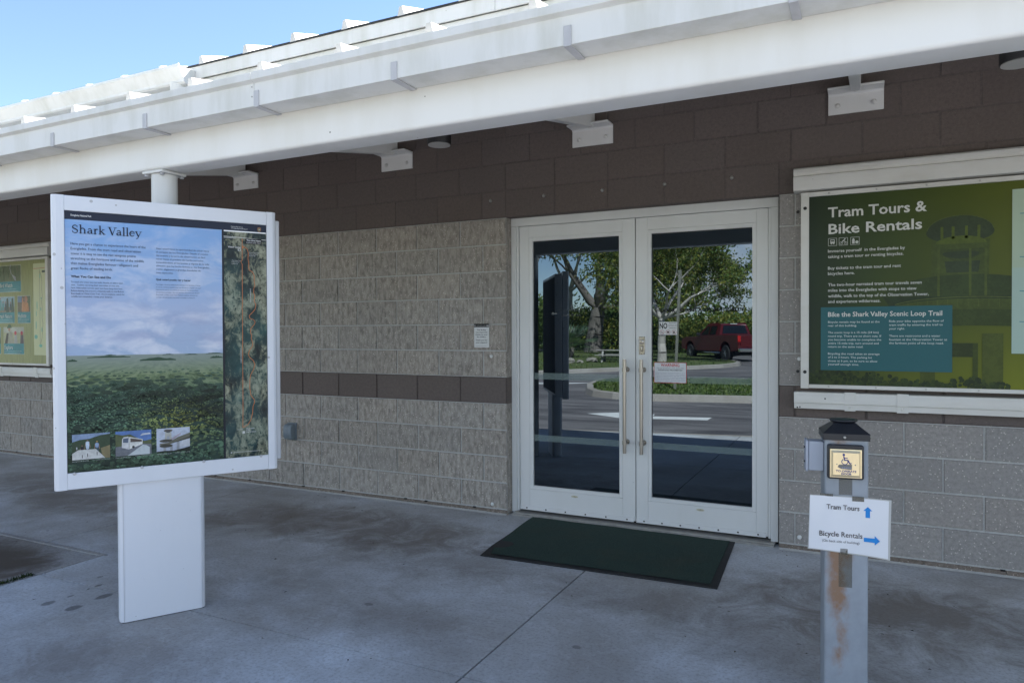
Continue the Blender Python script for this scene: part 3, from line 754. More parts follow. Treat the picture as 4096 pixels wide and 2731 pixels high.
for cx in (-0.912, -5.6, 4.1):
    co = empty('column', (cx, -2.25, 0), parent=bld)
    w = MB(); w.tube((0, 0, 0.0), (0, 0, 2.247), 0.064, n=40); w.build('column_shaft', M['white'], co, angle=40)
    w = MB(); w.box(-0.076, 0.076, -0.076, 0.076, 2.248, 2.2615); w.build('cap_plate', M['white'], co, bevel=0.002)
    for dx, dy in ((-.060, -.060), (.060, -.060), (-.060, .060), (.060, .060)):
        w = MB(); w.lathe([(0.0115, 0), (0.0115, 0.012)], (dx, dy, 2.2475), 6, d=(0, 0, -1)); w.build('bolt', M['galv'], co)

# ---- upper roof behind the canopy
UY = -1.02
us = 0.32
uz = lambda y: 3.448 + us * (y - UY)
w = MB()
w.prism([(UY - .005, uz(UY)), (6.0, uz(6.0)), (6.0, uz(6.0) - .05), (UY + .05, uz(UY) - .06)], 'x', XA, XB)
w.prism([(6.0, uz(6.0)), (9.2, 2.8), (9.2, 2.7), (6.0, uz(6.0) - .06)], 'x', XA, XB)
w.build('upper_roof', M['white'], bld)
ribs('roof_rib', [-0.290 + .06 + 0.4572 * k for k in range(-24, 12)], UY - .012, 5.9, lambda y: uz(y) - .001, 0.058, 0.028, bld, M['rib'])
w = MB(); w.box(XA, 0.445, UY, UY + .012, 3.345, 3.4375); w.box(0.448, XB, UY, UY + .012, 3.345, 3.4375)
w.build('upper_fascia', M['gutter'], bld)
w = MB(); w.box(XA, XB, UY + .025, UY + .04, 3.18, 3.345); w.build('lower_fascia', M['gutter'], bld)
w = MB(); w.prism([(UY + .04, 3.20), (0.0, 3.20), (0.0, 3.19), (UY + .04, 3.19)], 'x', XA, XB); w.build('soffit', M['gutter'], bld)
w = MB(); w.box(XA, XB, UY - .012, UY + .004, 3.4385, 3.448); w.build('drip_edge', M['blackpaint'], bld)
ug = empty('upper_gutter', parent=bld)
kp = [(UY - .004, 3.400), (UY - .004, 3.290), (UY - .085, 3.290), (UY - .100, 3.300), (UY - .100, 3.318), (UY - .118, 3.345), (UY - .140, 3.385), (UY - .150, 3.395), (UY - .150, 3.415), (UY - .138, 3.415), (UY - .135, 3.40)]
w = MB(); w.prism(kp, 'x', XA, -2.142); w.build('gutter_trough', M['gutter'], ug, angle=20)
w = MB(); w.prism([(a * 1.0 - (.003 if i > 1 else 0), z + (.003 if i in (0, 7, 8, 9, 10) else -.003)) for i, (a, z) in enumerate(kp)], 'x', -2.1415, -2.137); w.build('gutter_end_cap', M['gutter'], ug)
w = MB(); w.tube((-2.25, -1.085, 2.78), (-2.25, -1.085, 3.295), 0.055, n=24); w.build('downspout', M['gutter'], ug, angle=40)

# ---- doors
fr = empty('door_frame', parent=bld)
D = M['doorw']
w = MB(); w.box(0.002, 0.042, 0.085, 0.16, 0.012, 2.2125); w.build('jamb', D, fr, bevel=0.002)
w = MB(); w.box(1.902, 1.948, 0.085, 0.16, 0.018, 2.2125); w.build('jamb', D, fr, bevel=0.002)
w = MB(); w.box(0.002, 1.948, 0.084, 0.16, 2.2135, 2.279); w.build('head', D, fr, bevel=0.002)
w = MB(); w.box(0.0425, 0.062, 0.093, 0.16, 0.024, 2.212); w.build('stop', D, fr, bevel=0.003)
w = MB(); w.box(1.8855, 1.9015, 0.088, 0.16, 0.035, 2.212); w.build('stop', D, fr, bevel=0.003)
w = MB(); w.box(0.0, 0.0018, 0.09, 0.17, 0.0, 2.279); w.box(1.9485, 1.96, 0.09, 0.17, 0.0, 2.279); w.build('sealant_gap', M['gap'], fr)
w = MB()
for i in range(6): w.box(0.03, 1.93, 0.015 + i * .022, 0.034 + i * .022, 0.004, 0.020 if i else 0.012)
w.box(0.03, 1.93, 0.012, .16, 0.001, 0.010); w.build('threshold', M['mill'], fr)
w = MB(); w.box(0.0, 1.96, 0.17, 0.18, 0.0, 2.28); w.build('door_void', M['gap'], fr)

def door(x0, x1, g0, g1, b0, b1, hx, strip_n):
    d = empty('glass_door', parent=bld)
    yl = 0.10
    w = MB(); w.box(x0, b0 - .0006, yl, yl + .045, 0.042, 2.2105); w.build('stile', D, d, bevel=0.0015)
    w = MB(); w.box(b1 + .0006, x1, yl, yl + .045, 0.042, 2.2105); w.build('stile', D, d, bevel=0.0015)
    w = MB(); w.box(b0, b1, yl, yl + .045, 2.1226, 2.2105); w.build('top_rail', D, d, bevel=0.0012)
    w = MB(); w.box(b0, b1, yl, yl + .045, 0.042, 0.1974); w.build('bottom_rail', D, d, bevel=0.0012)
    w = MB()
    w.box(b0 + .0004, g0, yl + .001, yl + .04, 0.1985, 2.1215); w.box(g1, b1 - .0004, yl + .001, yl + .04, 0.1985, 2.1215)
    w.box(g0 + .0004, g1 - .0004, yl + .001, yl + .04, 2.0945, 2.1215); w.box(g0 + .0004, g1 - .0004, yl + .001, yl + .04, 0.1985, 0.2255)
    w.build('glazing_bead', D, d, bevel=0.001)
    w = MB(); w.box(g0 - .01, g1 + .01, yl + .016, yl + .022, 0.215, 2.105); gl = w.build('glass', M['glass'], d)
    w = MB(); w.rect(g0 + .001, g0 + .006, 0.226, 2.094, yl + .0155); w.rect(g0 + .006, g1, 2.089, 2.094, yl + .0155); w.rect(g0 + .006, g1, .2265, .231, yl + .0155); w.build('gasket', M['black'], d)
    w = MB(); w.box(x0 + .001, x1 - .012, yl - .006, yl - .0005, 0.036, 0.066); ks = w.build('sweep_strip', D, d, bevel=0.001)
    for i in range(strip_n):
        xx = x0 + 0.058 + i * ((x1 - x0) - 0.12) / (strip_n - 1)
        w = MB(); w.lathe([(0.006, 0), (0.005, 0.003)], (xx, yl - .0062, 0.051), 10, d=(0, -1, 0)); w.build('screw', M['blackpaint'], ks)
    hd = MB(); hy = 0.035
    hd.tube((hx, hy, 0.536), (hx, hy, 1.206), 0.0125, n=20)
    for zc in (0.612, 1.131):
        hd.tube((hx, hy, zc - .014), (hx, hy, zc + .014), 0.0165, n=20); hd.tube((hx + .0, hy, zc), (hx + .0, yl + .0, zc), 0.011, n=14)
        hd.tube((hx, yl - .006, zc), (hx, yl, zc), 0.019, n=16)
    hd.build('handle', M['steel'], d, angle=40)
    return d, gl
dl, gl1 = door(0.066, 0.982, 0.177, 0.862, 0.147, 0.887, 0.922, 6)
dr, gl2 = door(0.988, 1.883, 1.099, 1.782, 1.075, 1.808, 1.044, 7)
YG = 0.1155
for d_, q_ in ((dl, (0.182, 0.861, 1.041, 1.091)), (dl, (0.182, 0.861, 0.568, 0.615)), (dr, (1.354, 1.781, 1.043, 1.091)), (dr, (1.105, 1.781, 0.570, 0.615))):
    w = MB(); w.rect(*q_, YG - .0003); w.build('frosted_band', M['frost'], d_)
w = MB(); w.text('Information', 0.385, 1.558, 0.20, YG - .0005, (1, 1, 1), size=.021); w.text('Exhibits', 0.415, 1.520, 0.147, YG - .0005, (1, 1, 1), size=.021)
w.line([(0.372, 1.541), (0.338, 1.541)], 0.012, YG - .0005); w.xz([(0.322, 1.541), (0.344, 1.557), (0.344, 1.525)], YG - .0005)
w.build('etched_lettering', M['ghost'], dl)
w = MB(); BK = (.006, .006, .008)
w.text('DOOR', 1.163, 1.538, 0.103, YG - .0005, BK, size=.024, bold=.035)
w.text('OPENS AUTOMATICALLY', 1.300, 1.539, 0.430, YG - .0005, BK, size=.024, bold=.035)
def wheelchair(mb, x, z, s, y, c):
    mb.disc(x - .10 * s, z + .86 * s, .10 * s, y, c)
    mb.line([(x - .10 * s, z + .72 * s), (x - .04 * s, z + .40 * s), (x + .22 * s, z + .40 * s), (x + .38 * s, z + .10 * s), (x + .48 * s, z + .14 * s)], .09 * s, y, c)
    mb.line([(x - .06 * s, z + .58 * s), (x + .18 * s, z + .58 * s)], .07 * s, y, c)
    mb.ring(x - .02 * s, z + .26 * s, .27 * s, .06 * s, y, c, a0=rad(120), a1=rad(385))
wheelchair(w, 1.128, 1.536, 0.026, YG - .0005, BK); wheelchair(w, 1.760, 1.540, 0.026, YG - .0005, BK)
w.build('door_lettering', M['printmatte'], dr)
for d, x0 in ((dl, 0.515), (dr, 1.441)):
    w = MB(); w.disc(x0, 0.173, .028, .0994, (.55, .52, .38), ry=.0085); w.ring(x0, .173, .006, .001, .0993, (.1, .1, .1), n=6); w.text('Hnn', x0 - .012, .1705, .03, .0992, (.06, .06, .06), size=.004)
    o = w.build('maker_badge', M['printmatte'], d)
lk = MB(); lk.box(1.010, 1.053, .094, .0995, 1.239, 1.366); o = lk.build('lock_plate', M['steel'], dr, bevel=0.004)
q2 = MB(); q2.lathe([(0.0165, 0), (0.0165, .012), (.012, .014)], (1.032, .0938, 1.330), 20, d=(0, -1, 0)); q2.lathe([(0.006, 0), (.006, .004)], (1.032, .0795, 1.330), 8, d=(0, -1, 0)); q2.build('lock_cylinder', M['steel'], o, angle=40)
q2 = MB(); q2.box(1.024, 1.040, .078, .0938, 1.262, 1.302); q2.build('thumb_turn', M['steel'], o, bevel=.005)

# ================================================================== CEILING LIGHTS
for i, (x, lab) in enumerate(((-0.28, 'black cylinder downlight under the canopy between the second and third brackets left of the doors'), (3.145, 'black cylinder downlight under the canopy at the far right edge above the green notice board'))):
    t = empty('ceiling_light', (x, -0.5, 2.745), 0, lab, 'ceiling light', 'downlights under the canopy')
    w = MB(); w.lathe([(0.084, 0), (0.086, 0.004), (0.086, 0.16), (0.0, 0.16)], (0, 0, 0), 32); w.build('lamp_body', M['blackpaint'], t, angle=40)
    w = MB(); w.lathe([(0.080, -.006), (0.078, -0.001), (0.03, -.0005)], (0, 0, 0), 32); w.build('lamp_rim', M['lens'], t, angle=40)

# ================================================================== NOTICE BOARDS
def board(x0, x1, right):
    lab = ('long dark green tram tours and bike rentals notice board right of the doors' if right else 'olive green notice board with small photo cards behind the white information kiosk')
    t = empty('notice_board', ((x0 + x1) / 2, 0, 1.04), 0, lab, 'notice board', 'wall notice boards')
    X = (x0 + x1) / 2; hw = (x1 - x0) / 2
    T = lambda x: x - X
    zs = 1.04
    A = M['alu']
    w = MB(); w.box(-hw, hw, -0.05, -0.003, 0.02, 1.20); w.build('backing_panel', A, t)
    w = MB(); w.box(-hw, -hw + .047, -0.068, -0.0505, 0.005, 1.222); w.build('frame', A, t, bevel=.002)
    w = MB(); w.box(hw - .047, hw, -0.068, -0.0505, 0.005, 1.222); w.build('frame', A, t, bevel=.002)
    f3 = MB(); f3.box(-hw + .048, hw - .048, -0.066, -0.0505, 1.194, 1.221); f3 = f3.build('frame', A, t, bevel=.002)
    f4 = MB(); f4.box(-hw + .048, hw - .048, -0.066, -0.0505, 0.008, 0.031); f4 = f4.build('frame', A, t, bevel=.002)
    n = int((2 * hw) / .28)
    for i in range(n):
        xx = -hw + .16 + i * .26
        if xx > hw - .1: break
        for fo, zz in ((f3, 1.208), (f4, .02)):
            q3 = MB(); q3.lathe([(.0055, 0), (.0045, .0025)], (xx, -.0662, zz), 10, d=(0, -1, 0)); q3.build('screw', M['screw'], fo)
    w = MB()
    pf = [(-.004, 1.375), (-.060, 1.378), (-.078, 1.366), (-.082, 1.345), (-.072, 1.328), (-.080, 1.324), (-.092, 1.318), (-.094, 1.250), (-.088, 1.234), (-.010, 1.228), (-.004, 1.24)]
    w.prism(pf, 'x', -hw - .042, hw + .042); w.build('top_rail', A, t, angle=30)
    w = MB(); w.prism([(-.004, -.017), (-.078, -.017), (-.080, -.02), (-.080, -.084), (-.004, -.084)], 'x', -hw - .038, hw + .038)
    w.prism([(-.004, -.0845), (-.064, -.0845), (-.064, -.121), (-.004, -.121)], 'x', -hw - .038, hw + .038)
    br = w.build('bottom_rail', A, t, bevel=.0015)
    cl = (2.374, 2.655, 3.6, 4.4) if right else (-5.86, -6.54, -7.2)
    for cx in cl:
        q3 = MB(); q3.prism([(-.0805, -.012), (-.084, -.012), (-.084, -.085), (-.068, -.088), (-.068, -.126), (-.0645, -.126), (-.0645, -.086), (-.0805, -.083)], 'x', T(cx) - .03, T(cx) + .03)
        q3.lathe([(.008, 0), (.006, .005)], (T(cx), -.068, -.106), 10, d=(0, -1, 0))
        q3.build('clamp', A, br)
    for hx_, hz_ in ((2.075, -.115), (2.09, -.112), (2.235, -.054)) if right else ():
        q3 = MB(); q3.disc(T(hx_), hz_, .0045, -.0642 if hz_ < -.09 else -.0803); q3.build('hole', M['gap'], br)
    for zz in ((0.108, 1.124) if right else ()):
        q3 = MB(); q3.lathe([(.0105, 0), (.0105, .003)], (T(2.119), -.0682, zz), 14, d=(0, -1, 0)); q3.build('bolt', M['blackpaint'], t)
    po = MB(); po.rect(-hw + .047, hw - .047, 0.029, 1.196, -.0515)
    return t, T, zs, po
# right board
t, T, zs, po = board(2.094, 4.75, True)
root_off = (T(0), -1.04)
def shifted(mb, T, zs):
    mb.v = [(a + T(0), y, z - zs) for a, y, z in mb.v]; return mb
poster = MB(); poster.rect(2.141, 4.70, 1.069, 2.236, 0)
poster.v = [(a, -.0525, z) for a, y, z in poster.v]
po_o = poster.build('poster', M['greenposter'], t); po_o.location = (T(0), 0, -zs)
Y0 = -.0530
PH = MB()
DG = (.026, .040, .022); LG = (.085, .115, .018); MG = (.05, .07, .018); YG2 = (.20, .23, .02); DG = (.036, .052, .024)
def arcpts(cx, cz, rx, rz, a0, a1, n=16): return [(cx + rx * cos(rad(a0 + (a1 - a0) * k / n)), cz + rz * sin(rad(a0 + (a1 - a0) * k / n))) for k in range(n + 1)]
# printed picture of a round concrete lookout tower
PH.xz(arcpts(2.94, 1.965, .167, .095, 0, 180) + arcpts(2.94, 1.965, .167, .06, 180, 360), Y0, DG)
PH.xz([(2.80, 1.92), (3.085, 1.92), (3.075, 1.55), (2.80, 1.55)], Y0 - .0003, (.062, .085, .018))
PH.rect(2.835, 3.06, 1.935, 1.995, Y0 - .0006, DG)
for xx in (2.845, 2.90, 2.965, 3.025): PH.rect(xx, xx + .014, 1.93, 2.0, Y0 - .0009, LG)
PH.xz(arcpts(2.945, 1.90, .125, .045, 0, 180), Y0 - .0009, LG)
PH.xz([(2.83, 1.87), (3.07, 1.87), (3.06, 1.845), (2.945, 1.78), (2.84, 1.845)], Y0 - .0009, MG)
PH.xz(arcpts(2.945, 1.845, .09, .03, 180, 360) + arcpts(2.945, 1.845, .09, .012, 0, 180), Y0 - .0012, DG)
PH.xz([(2.865, 1.80), (3.04, 1.80), (3.03, 1.735), (2.875, 1.735)], Y0 - .0012, DG)
PH.xz(arcpts(2.97, 1.60, .42, .125, 0, 180), Y0 - .0015, (.040, .060, .018))
PH.xz([(2.55, 1.60), (3.39, 1.60), (3.36, 1.52), (2.60, 1.52)], Y0 - .0017, (.028, .044, .017))
PH.xz(arcpts(2.99, 1.53, .40, .055, 20, 160) + arcpts(2.99, 1.45, .40, .04, 160, 20), Y0 - .0019, (.062, .084, .018))
PH.line(arcpts(2.99, 1.535, .40, .06, 20, 160), .004, Y0 - .0021, (.11, .135, .03))
for k in range(15):
    xx = 2.63 + k * .05; zz = 1.53 + .055 * (max(0, 1 - ((xx - 2.99) / .40) ** 2)) ** .5
    if 2.64 < xx < 3.185: PH.rect(xx, xx + .003, zz - .045, zz, Y0 - .0022, (.09, .115, .025))
for xx in (2.83, 2.985, 3.06): PH.rect(xx, xx + .012, 1.585, 1.87, Y0 - .0016, (.075, .10, .02))
PH.line(arcpts(2.94, 1.968, .165, .094, 8, 172), .005, Y0 - .0013, (.075, .10, .028))
PH.xz(arcpts(2.985, 1.475, .40, .05, 15, 165) + arcpts(2.985, 1.40, .38, .03, 165, 15), Y0 - .0023, (.042, .062, .016))
PH.rect(3.05, 3.15, 1.071, 1.385, Y0 - .0025, (.068, .088, .018)); PH.rect(2.745, 2.82, 1.071, 1.40, Y0 - .0025, (.062, .082, .018))
PH.rect(2.905, 3.03, 1.25, 1.33, Y0 - .0027, (.035, .05, .016)); PH.rect(3.005, 3.03, 1.09, 1.33, Y0 - .0028, (.05, .07, .016))
rp = random.Random(4)
for i in range(420):
    xx = rp.uniform(2.15, 3.18); zz = rp.uniform(1.072, 1.13) + rp.random() * .09 * max(0, 1 - abs(xx - 2.3) / .4) + rp.random() * .05 * max(0, 1 - abs(xx - 2.98) / .1)
    r = rp.uniform(.004, .014); PH.disc(xx, max(zz - .02, 1.071 + r), r, Y0 - .0029 - i * .0000015, rp.choice(((.020, .034, .015), (.028, .046, .016), (.040, .062, .018))), n=7)
o = PH.build('tower_picture', M['softprint'], po_o)
TL_ = MB(); Y1 = Y0 - .0036
TL_.rect(2.209, 2.905, 1.161, 1.548, Y1, (.030, .125, .14))
o = TL_.build('teal_panel', M['print'], po_o)
TX = MB(); Y2 = Y1 - .0004; WH = (.66, .66, .62)
TX.text('Tram Tours &', 2.249, 2.100, .527, Y2, WH, size=.062, bold=.018)
TX.text('Bike Rentals', 2.252, 1.998, .50, Y2, WH, size=.062, bold=.018)
for (l, x0, z0, wd) in (('Immerse yourself  in the Everglades by', 2.249, 1.884, .416), ('taking a tram tour or renting bicycles.', 2.249, 1.850, .408), ('Buy tickets to the tram tour and rent', 2.249, 1.779, .395), ('bicycles here.', 2.249, 1.746, .148),
        ('The two-hour narrated tram tour travels seven', 2.250, 1.677, .501), ('miles into the Everglades with stops to view', 2.250, 1.643, .475), ('wildlife, walk to the top of the Observation Tower,', 2.250, 1.608, .537), ('and experience wilderness.', 2.250, 1.574, .287)):
    TX.text(l, x0, z0, wd, Y2, WH, size=.0185, bold=.012)
TX.text('Bike the Shark Valley Scenic Loop Trail', 2.250, 1.490, .605, Y2, WH, size=.029, bold=.018)
TC = (.60, .66, .64)
for (l, x0, z0, wd) in (('Bicycle rentals may be found at the', 2.250, 1.451, .283), ('rear of this building.', 2.250, 1.429, .16), ('The scenic loop is a 15 mile (24 km)', 2.250, 1.387, .278), ('round trip. There are no short cuts. If', 2.250, 1.365, .292), ('you become unable to complete the', 2.250, 1.343, .292), ('entire 15-mile trip, turn around and', 2.250, 1.321, .278), ('return on the same road.', 2.250, 1.300, .195),
        ('Bicycling the road takes an average', 2.250, 1.257, .283), ('of 2 to 3 hours. The parking lot', 2.250, 1.235, .243), ('closes at 6 pm, so be sure to allow', 2.250, 1.213, .272), ('yourself enough time.', 2.250, 1.192, .172),
        ('Ride your bike opposite the flow of', 2.583, 1.453, .28), ('tram traffic by entering the trail to', 2.583, 1.431, .275), ('your right.', 2.583, 1.409, .082), ('There are restrooms and a water', 2.583, 1.366, .263), ('fountain at the Observation Tower at', 2.583, 1.344, .297), ('the farthest point of the loop road.', 2.583, 1.323, .28)):
    TX.text(l, x0, z0, wd, Y2, TC, size=.0125, bold=.008)
IC = (.55, .56, .52)
for x0 in (2.251, 2.311, 2.375):
    TX.line([(x0, 1.925), (x0 + .047, 1.925), (x0 + .047, 1.970), (x0, 1.970), (x0, 1.925)], .002, Y2, IC)
TX.rect(2.262, 2.287, 1.938, 1.962, Y2, IC); TX.rect(2.265, 2.284, 1.950, 1.958, Y2 - .0002, DG); TX.disc(2.268, 1.936, .003, Y2, IC); TX.disc(2.281, 1.936, .003, Y2, IC)
for cx in (2.323, 2.347): TX.ring(cx, 1.938, .009, .002, Y2, IC)
TX.line([(2.323, 1.938), (2.332, 1.950), (2.343, 1.949), (2.347, 1.938)], .003, Y2, IC); TX.line([(2.331, 1.950), (2.340, 1.957)], .006, Y2, IC); TX.disc(2.343, 1.962, .004, Y2, IC)
TX.rect(2.383, 2.397, 1.931, 1.957, Y2, IC); TX.rect(2.386, 2.394, 1.957, 1.964, Y2, IC); TX.disc(2.409, 1.940, .009, Y2, IC)
TX.build('lettering', M['print'], po_o)
PM = MB()
PM.rect(3.188, 3.75, 1.272, 2.186, Y1, (.42, .52, .40))
for i, zz in enumerate((2.05, 1.81, 1.62, 1.45)): PM.line([(3.225, zz), (3.6, zz - .01)], .004, Y1 - .0003, (.05, .25, .32))
PM.rect(3.188, 3.75, 1.272, 1.75, Y1 - .0001, (.40, .53, .47))
PM.build('map_card', M['print'], po_o)

# left board
t, T, zs, po = board(-8.3, -5.635, False)
poster = MB(); poster.rect(-8.25, -5.68, 1.069, 2.236, -.0525)
po_o = poster.build('poster', M['graingreen'], t); po_o.location = (T(0), 0, -zs)
MP = MB(); Y0 = -.0530
MP.rect(-5.926, -5.684, 1.165, 2.191, Y0, (.58, .60, .36))
MP.line([(-5.92, 2.133), (-5.69, 2.138)], .004, Y0 - .0003, (.50, .05, .04))
MP.line([(-5.805, 2.12), (-5.81, 1.29)], .005, Y0 - .0003, (.18, .18, .15))
MP.line([(-5.80, 2.10), (-5.775, 2.05), (-5.765, 1.98), (-5.77, 1.90), (-5.76, 1.82), (-5.775, 1.76), (-5.765, 1.70), (-5.77, 1.58), (-5.755, 1.52), (-5.765, 1.42), (-5.775, 1.36), (-5.80, 1.29)], .005, Y0 - .0003, (.20, .16, .12))
MP.rect(-5.765, -5.70, 2.085, 2.11, Y0 - .0003, (.12, .15, .12))
for (xx, zz, r1, r2) in ((-5.86, 1.72, .008, .05), (-5.875, 1.63, .006, .035), (-5.88, 1.50, .008, .05), (-5.885, 1.37, .03, .025), (-5.80, 1.27, .03, .018), (-5.80, 2.05, .008, .03), (-5.78, 1.8, .01, .01), (-5.79, 1.68, .008, .02), (-5.775, 1.45, .008, .03)):
    MP.disc(xx, zz, r1, Y0 - .0005, (.18, .46, .36), ry=r2, n=10)
MP.build('map_card', M['print'], po_o)
TEAL = (.045, .24, .27); CW = (.62, .66, .62)
def card(name, x0, x1, z0, z1, zt, title, paint, tx=None, tw=None):
    c = MB(); c.rect(x0, x1, z0, z1, Y0, (.5, .5, .4)); e = .005
    c.rect(x0 + e, x1 - e, z0 + e, zt, Y0 - .0003, TEAL)
    paint(c, x0 + e, x1 - e, zt, z1 - e)
    c.text(title, tx if tx else x0 + .02, zt - .066, tw, Y0 - .0022, CW, size=.048, bold=.01)
    for i in range(4):
        if zt - .088 - i * .022 > z0 + .012: c.line([(x0 + .02, zt - .088 - i * .022), (x1 - rp.uniform(.03, .1), zt - .088 - i * .022)], .006, Y0 - .0022, (.30, .46, .46))
    c.build(name, M['softprint'], po_o)
def p_bird(c, a, b, z0, z1):
    c.rect(a, b, z0, z1, Y0 - .0006, (.12, .16, .08))
    for i in range(70):
        xx = rp.uniform(a + .01, b - .01); zz = rp.uniform(z0, z1 - .05); c.line([(xx, zz), (xx + rp.uniform(-.02, .02), min(zz + .07, z1))], .005, Y0 - .0009, rp.choice(((.07, .11, .05), (.17, .20, .11), (.20, .19, .12))))
    c.xz([(b - .17, z0 + .08), (b - .20, z0 + .11), (b - .13, z0 + .02), (b - .09, z0 + .0), (b - .10, z0 + .05)], Y0 - .0013, (.33, .34, .36)); c.line([(b - .185, z0 + .09), (b - .21, z0 + .15), (b - .195, z0 + .19)], .012, Y0 - .0013, (.35, .36, .36))
def p_people(c, a, b, z0, z1):
    c.rect(a, b, z0, z1, Y0 - .0006, (.30, .44, .50)); c.rect(a, b, z0, z0 + (z1 - z0) * .35, Y0 - .0009, (.26, .22, .15))
    for i in range(9):
        xx = a + (b - a) * (i + .5) / 9; h = rp.uniform(.08, .15); c.xz([(xx - .018, z0 + .02), (xx + .018, z0 + .02), (xx + .014, z0 + h), (xx - .014, z0 + h)], Y0 - .0013, rp.choice(((.10, .16, .22), (.05, .08, .09), (.10, .30, .30), (.30, .28, .25)))); c.disc(xx, z0 + h + .013, .012, Y0 - .0013, (.28, .17, .11), n=8)
    for xx in (b - .03, b - .13): c.xz([(xx - .03, z0), (xx + .03, z0), (xx + .01, z1 - .01), (xx - .02, z1 - .02)], Y0 - .0016, (.05, .08, .05))
def p_drink(c, a, b, z0, z1):
    c.rect(a, b, z0, z1, Y0 - .0006, (.15, .12, .08)); c.rect(a, a + .08, z1 - .07, z1, Y0 - .0008, (.14, .20, .30)); c.rect(b - .06, b, z0 + .06, z1, Y0 - .0008, (.10, .13, .06))
    cx = (a + b) / 2 + .02; c.xz([(cx - .06, z0), (cx + .08, z0), (cx + .06, z0 + .10), (cx - .03, z0 + .12)], Y0 - .0013, (.45, .20, .08)); c.disc(cx + .02, z0 + .14, .032, Y0 - .0014, (.40, .19, .11), n=10, ry=.04); c.line([(cx - .05, z0 + .02), (cx - .04, z1 - .03)], .026, Y0 - .0017, (.46, .22, .12))
def p_explore(c, a, b, z0, z1):
    c.rect(a, b, z0, z1, Y0 - .0006, (.42, .42, .26)); c.rect(a, b, z1 - .06, z1, Y0 - .0008, (.46, .47, .40))
    c.xz([(a + .06, z0), (a + .20, z0), (a + .17, z0 + .12), (a + .12, z0 + .15), (a + .08, z0 + .10)], Y0 - .0013, (.34, .33, .26)); c.disc(a + .11, z0 + .165, .024, Y0 - .0015, (.42, .24, .16), n=10); c.xz([(a + .065, z0 + .175), (a + .16, z0 + .18), (a + .14, z0 + .215), (a + .10, z0 + .225)], Y0 - .0017, (.05, .12, .06)); c.xz([(a + .02, z0), (a + .075, z0), (a + .10, z0 + .12), (a + .06, z0 + .12)], Y0 - .0015, (.06, .05, .05))
    for xx, col in ((a + .235, (.40, .40, .38)), (b - .035, (.10, .08, .10))): c.xz([(xx - .035, z0), (xx + .035, z0), (xx + .025, z0 + .10), (xx - .025, z0 + .10)], Y0 - .0013, col); c.disc(xx - .004, z0 + .12, .024, Y0 - .0015, (.50, .05, .09), n=10)
card('bird_card', -6.62, -6.155, 1.882, 2.192, 2.006, 'Bird Watch', p_bird, -6.575, .25)
card('nature_card', -6.74, -6.288, 1.525, 1.835, 1.653, 'Photograph Nature', p_people, -6.72, .385)
card('hydrate_card', -6.232, -5.982, 1.522, 1.838, 1.653, 'Hydrate', p_drink, -6.218, .155)
card('explore_card', -6.514, -6.113, 1.168, 1.482, 1.293, 'Explore', p_explore, -6.495, .165)
card('sun_card', -6.97, -6.566, 1.168, 1.482, 1.293, 'Protect', p_people, -6.95, .165)

# ================================================================== INFORMATION KIOSK
KA = rad(59)
ki = empty('information_kiosk', (-0.674, -2.459, 0), KA, 'white freestanding information kiosk with large blue sky poster on a slab pedestal', 'kiosk')
KW = M['kiosk']
def slabround(x0, x1, y0, y1, r, n=5):
    P = []
    for (cx, cy, a0) in ((x1 - r, y1 - r, 0), (x0 + r, y1 - r, 90), (x0 + r, y0 + r, 180), (x1 - r, y0 + r, 270)):
        for k in range(n + 1):
            a = rad(a0 + 90 * k / n); P.append((cx + r * cos(a), cy + r * sin(a)))
    return P
w = MB(); w.prism(slabround(-0.197, 0.192, 0.0, 0.11, 0.030), 'z', 0.004, 1.9, smooth=True); w.build('pedestal', M['pedestal'], ki, angle=40)
w = MB()
for x in (-0.178, 0.173): w.box(x - .0008, x + .0008, -.0006, .003, 0.006, 0.70)
w.build('pedestal_seam', M['galv'], ki)
w = MB(); w.box(-0.186, 0.18, .006, .104, 0.0, .0035); w.build('base_plate', M['gap'], ki)
# front frame: a ring of four members around the poster
px0, px1, pz0, pz1 = -0.404, 0.503, 0.757, 1.976
ox0, ox1, oz0, oz1 = -0.457, 0.555, 0.680, 2.046
w = MB()
w.prism([(ox0 + .02, -.022), (px0 - .0015, -.022), (px0 - .0015, .045), (ox0, .045), (ox0, -.002), (ox0 + .006, -.016)], 'z', oz0, oz1, smooth=False); w.build('frame_post', KW, ki, angle=20)
w = MB()
w.prism([(px1 + .0015, -.022), (ox1 - .02, -.022), (ox1 - .006, -.016), (ox1, -.002), (ox1, .045), (px1 + .0015, .045)], 'z', oz0, oz1); w.build('frame_post', KW, ki, angle=20)
w = MB(); w.box(px0 - .0013, px1 + .0013, -.0218, .045, pz1, oz1 - .001); w.build('top_rail', KW, ki, bevel=.002)
w = MB(); w.box(px0 - .0013, px1 + .0013, -.0218, .045, oz0 + .001, pz0); br = w.build('bottom_rail', KW, ki, bevel=.002)
for bx_ in (-0.377, -0.097, 0.183, 0.465):
    q3 = MB(); q3.lathe([(.007, 0), (.007, .004), (.004, .006)], (bx_, -.0222, .7545), 10, d=(0, -1, 0)); q3.build('bolt', M['galv'], br)
w = MB(); w.box(-0.415, 0.592, .060, .135, 0.715, 2.016); w.build('back_frame', KW, ki, bevel=.006)
w = MB(); w.box(-0.385, 0.565, .1352, .139, 0.745, 1.985); w.build('back_poster', M['gap'], ki)
yP = -0.0150
ps = MB(); ps.rect(px0, px1, pz0, pz1, yP); poster = ps.build('poster', M['printmatte'], ki)
w = MB(); w.rect(px0, 0.281, 1.303, 1.936, yP - .0004); w.build('sky_photo', M['postersky'], poster)
w = MB(); w.rect(px0, 0.281, pz0, 1.3035, yP - .0003); w.build('prairie_photo', M['posterland'], poster)
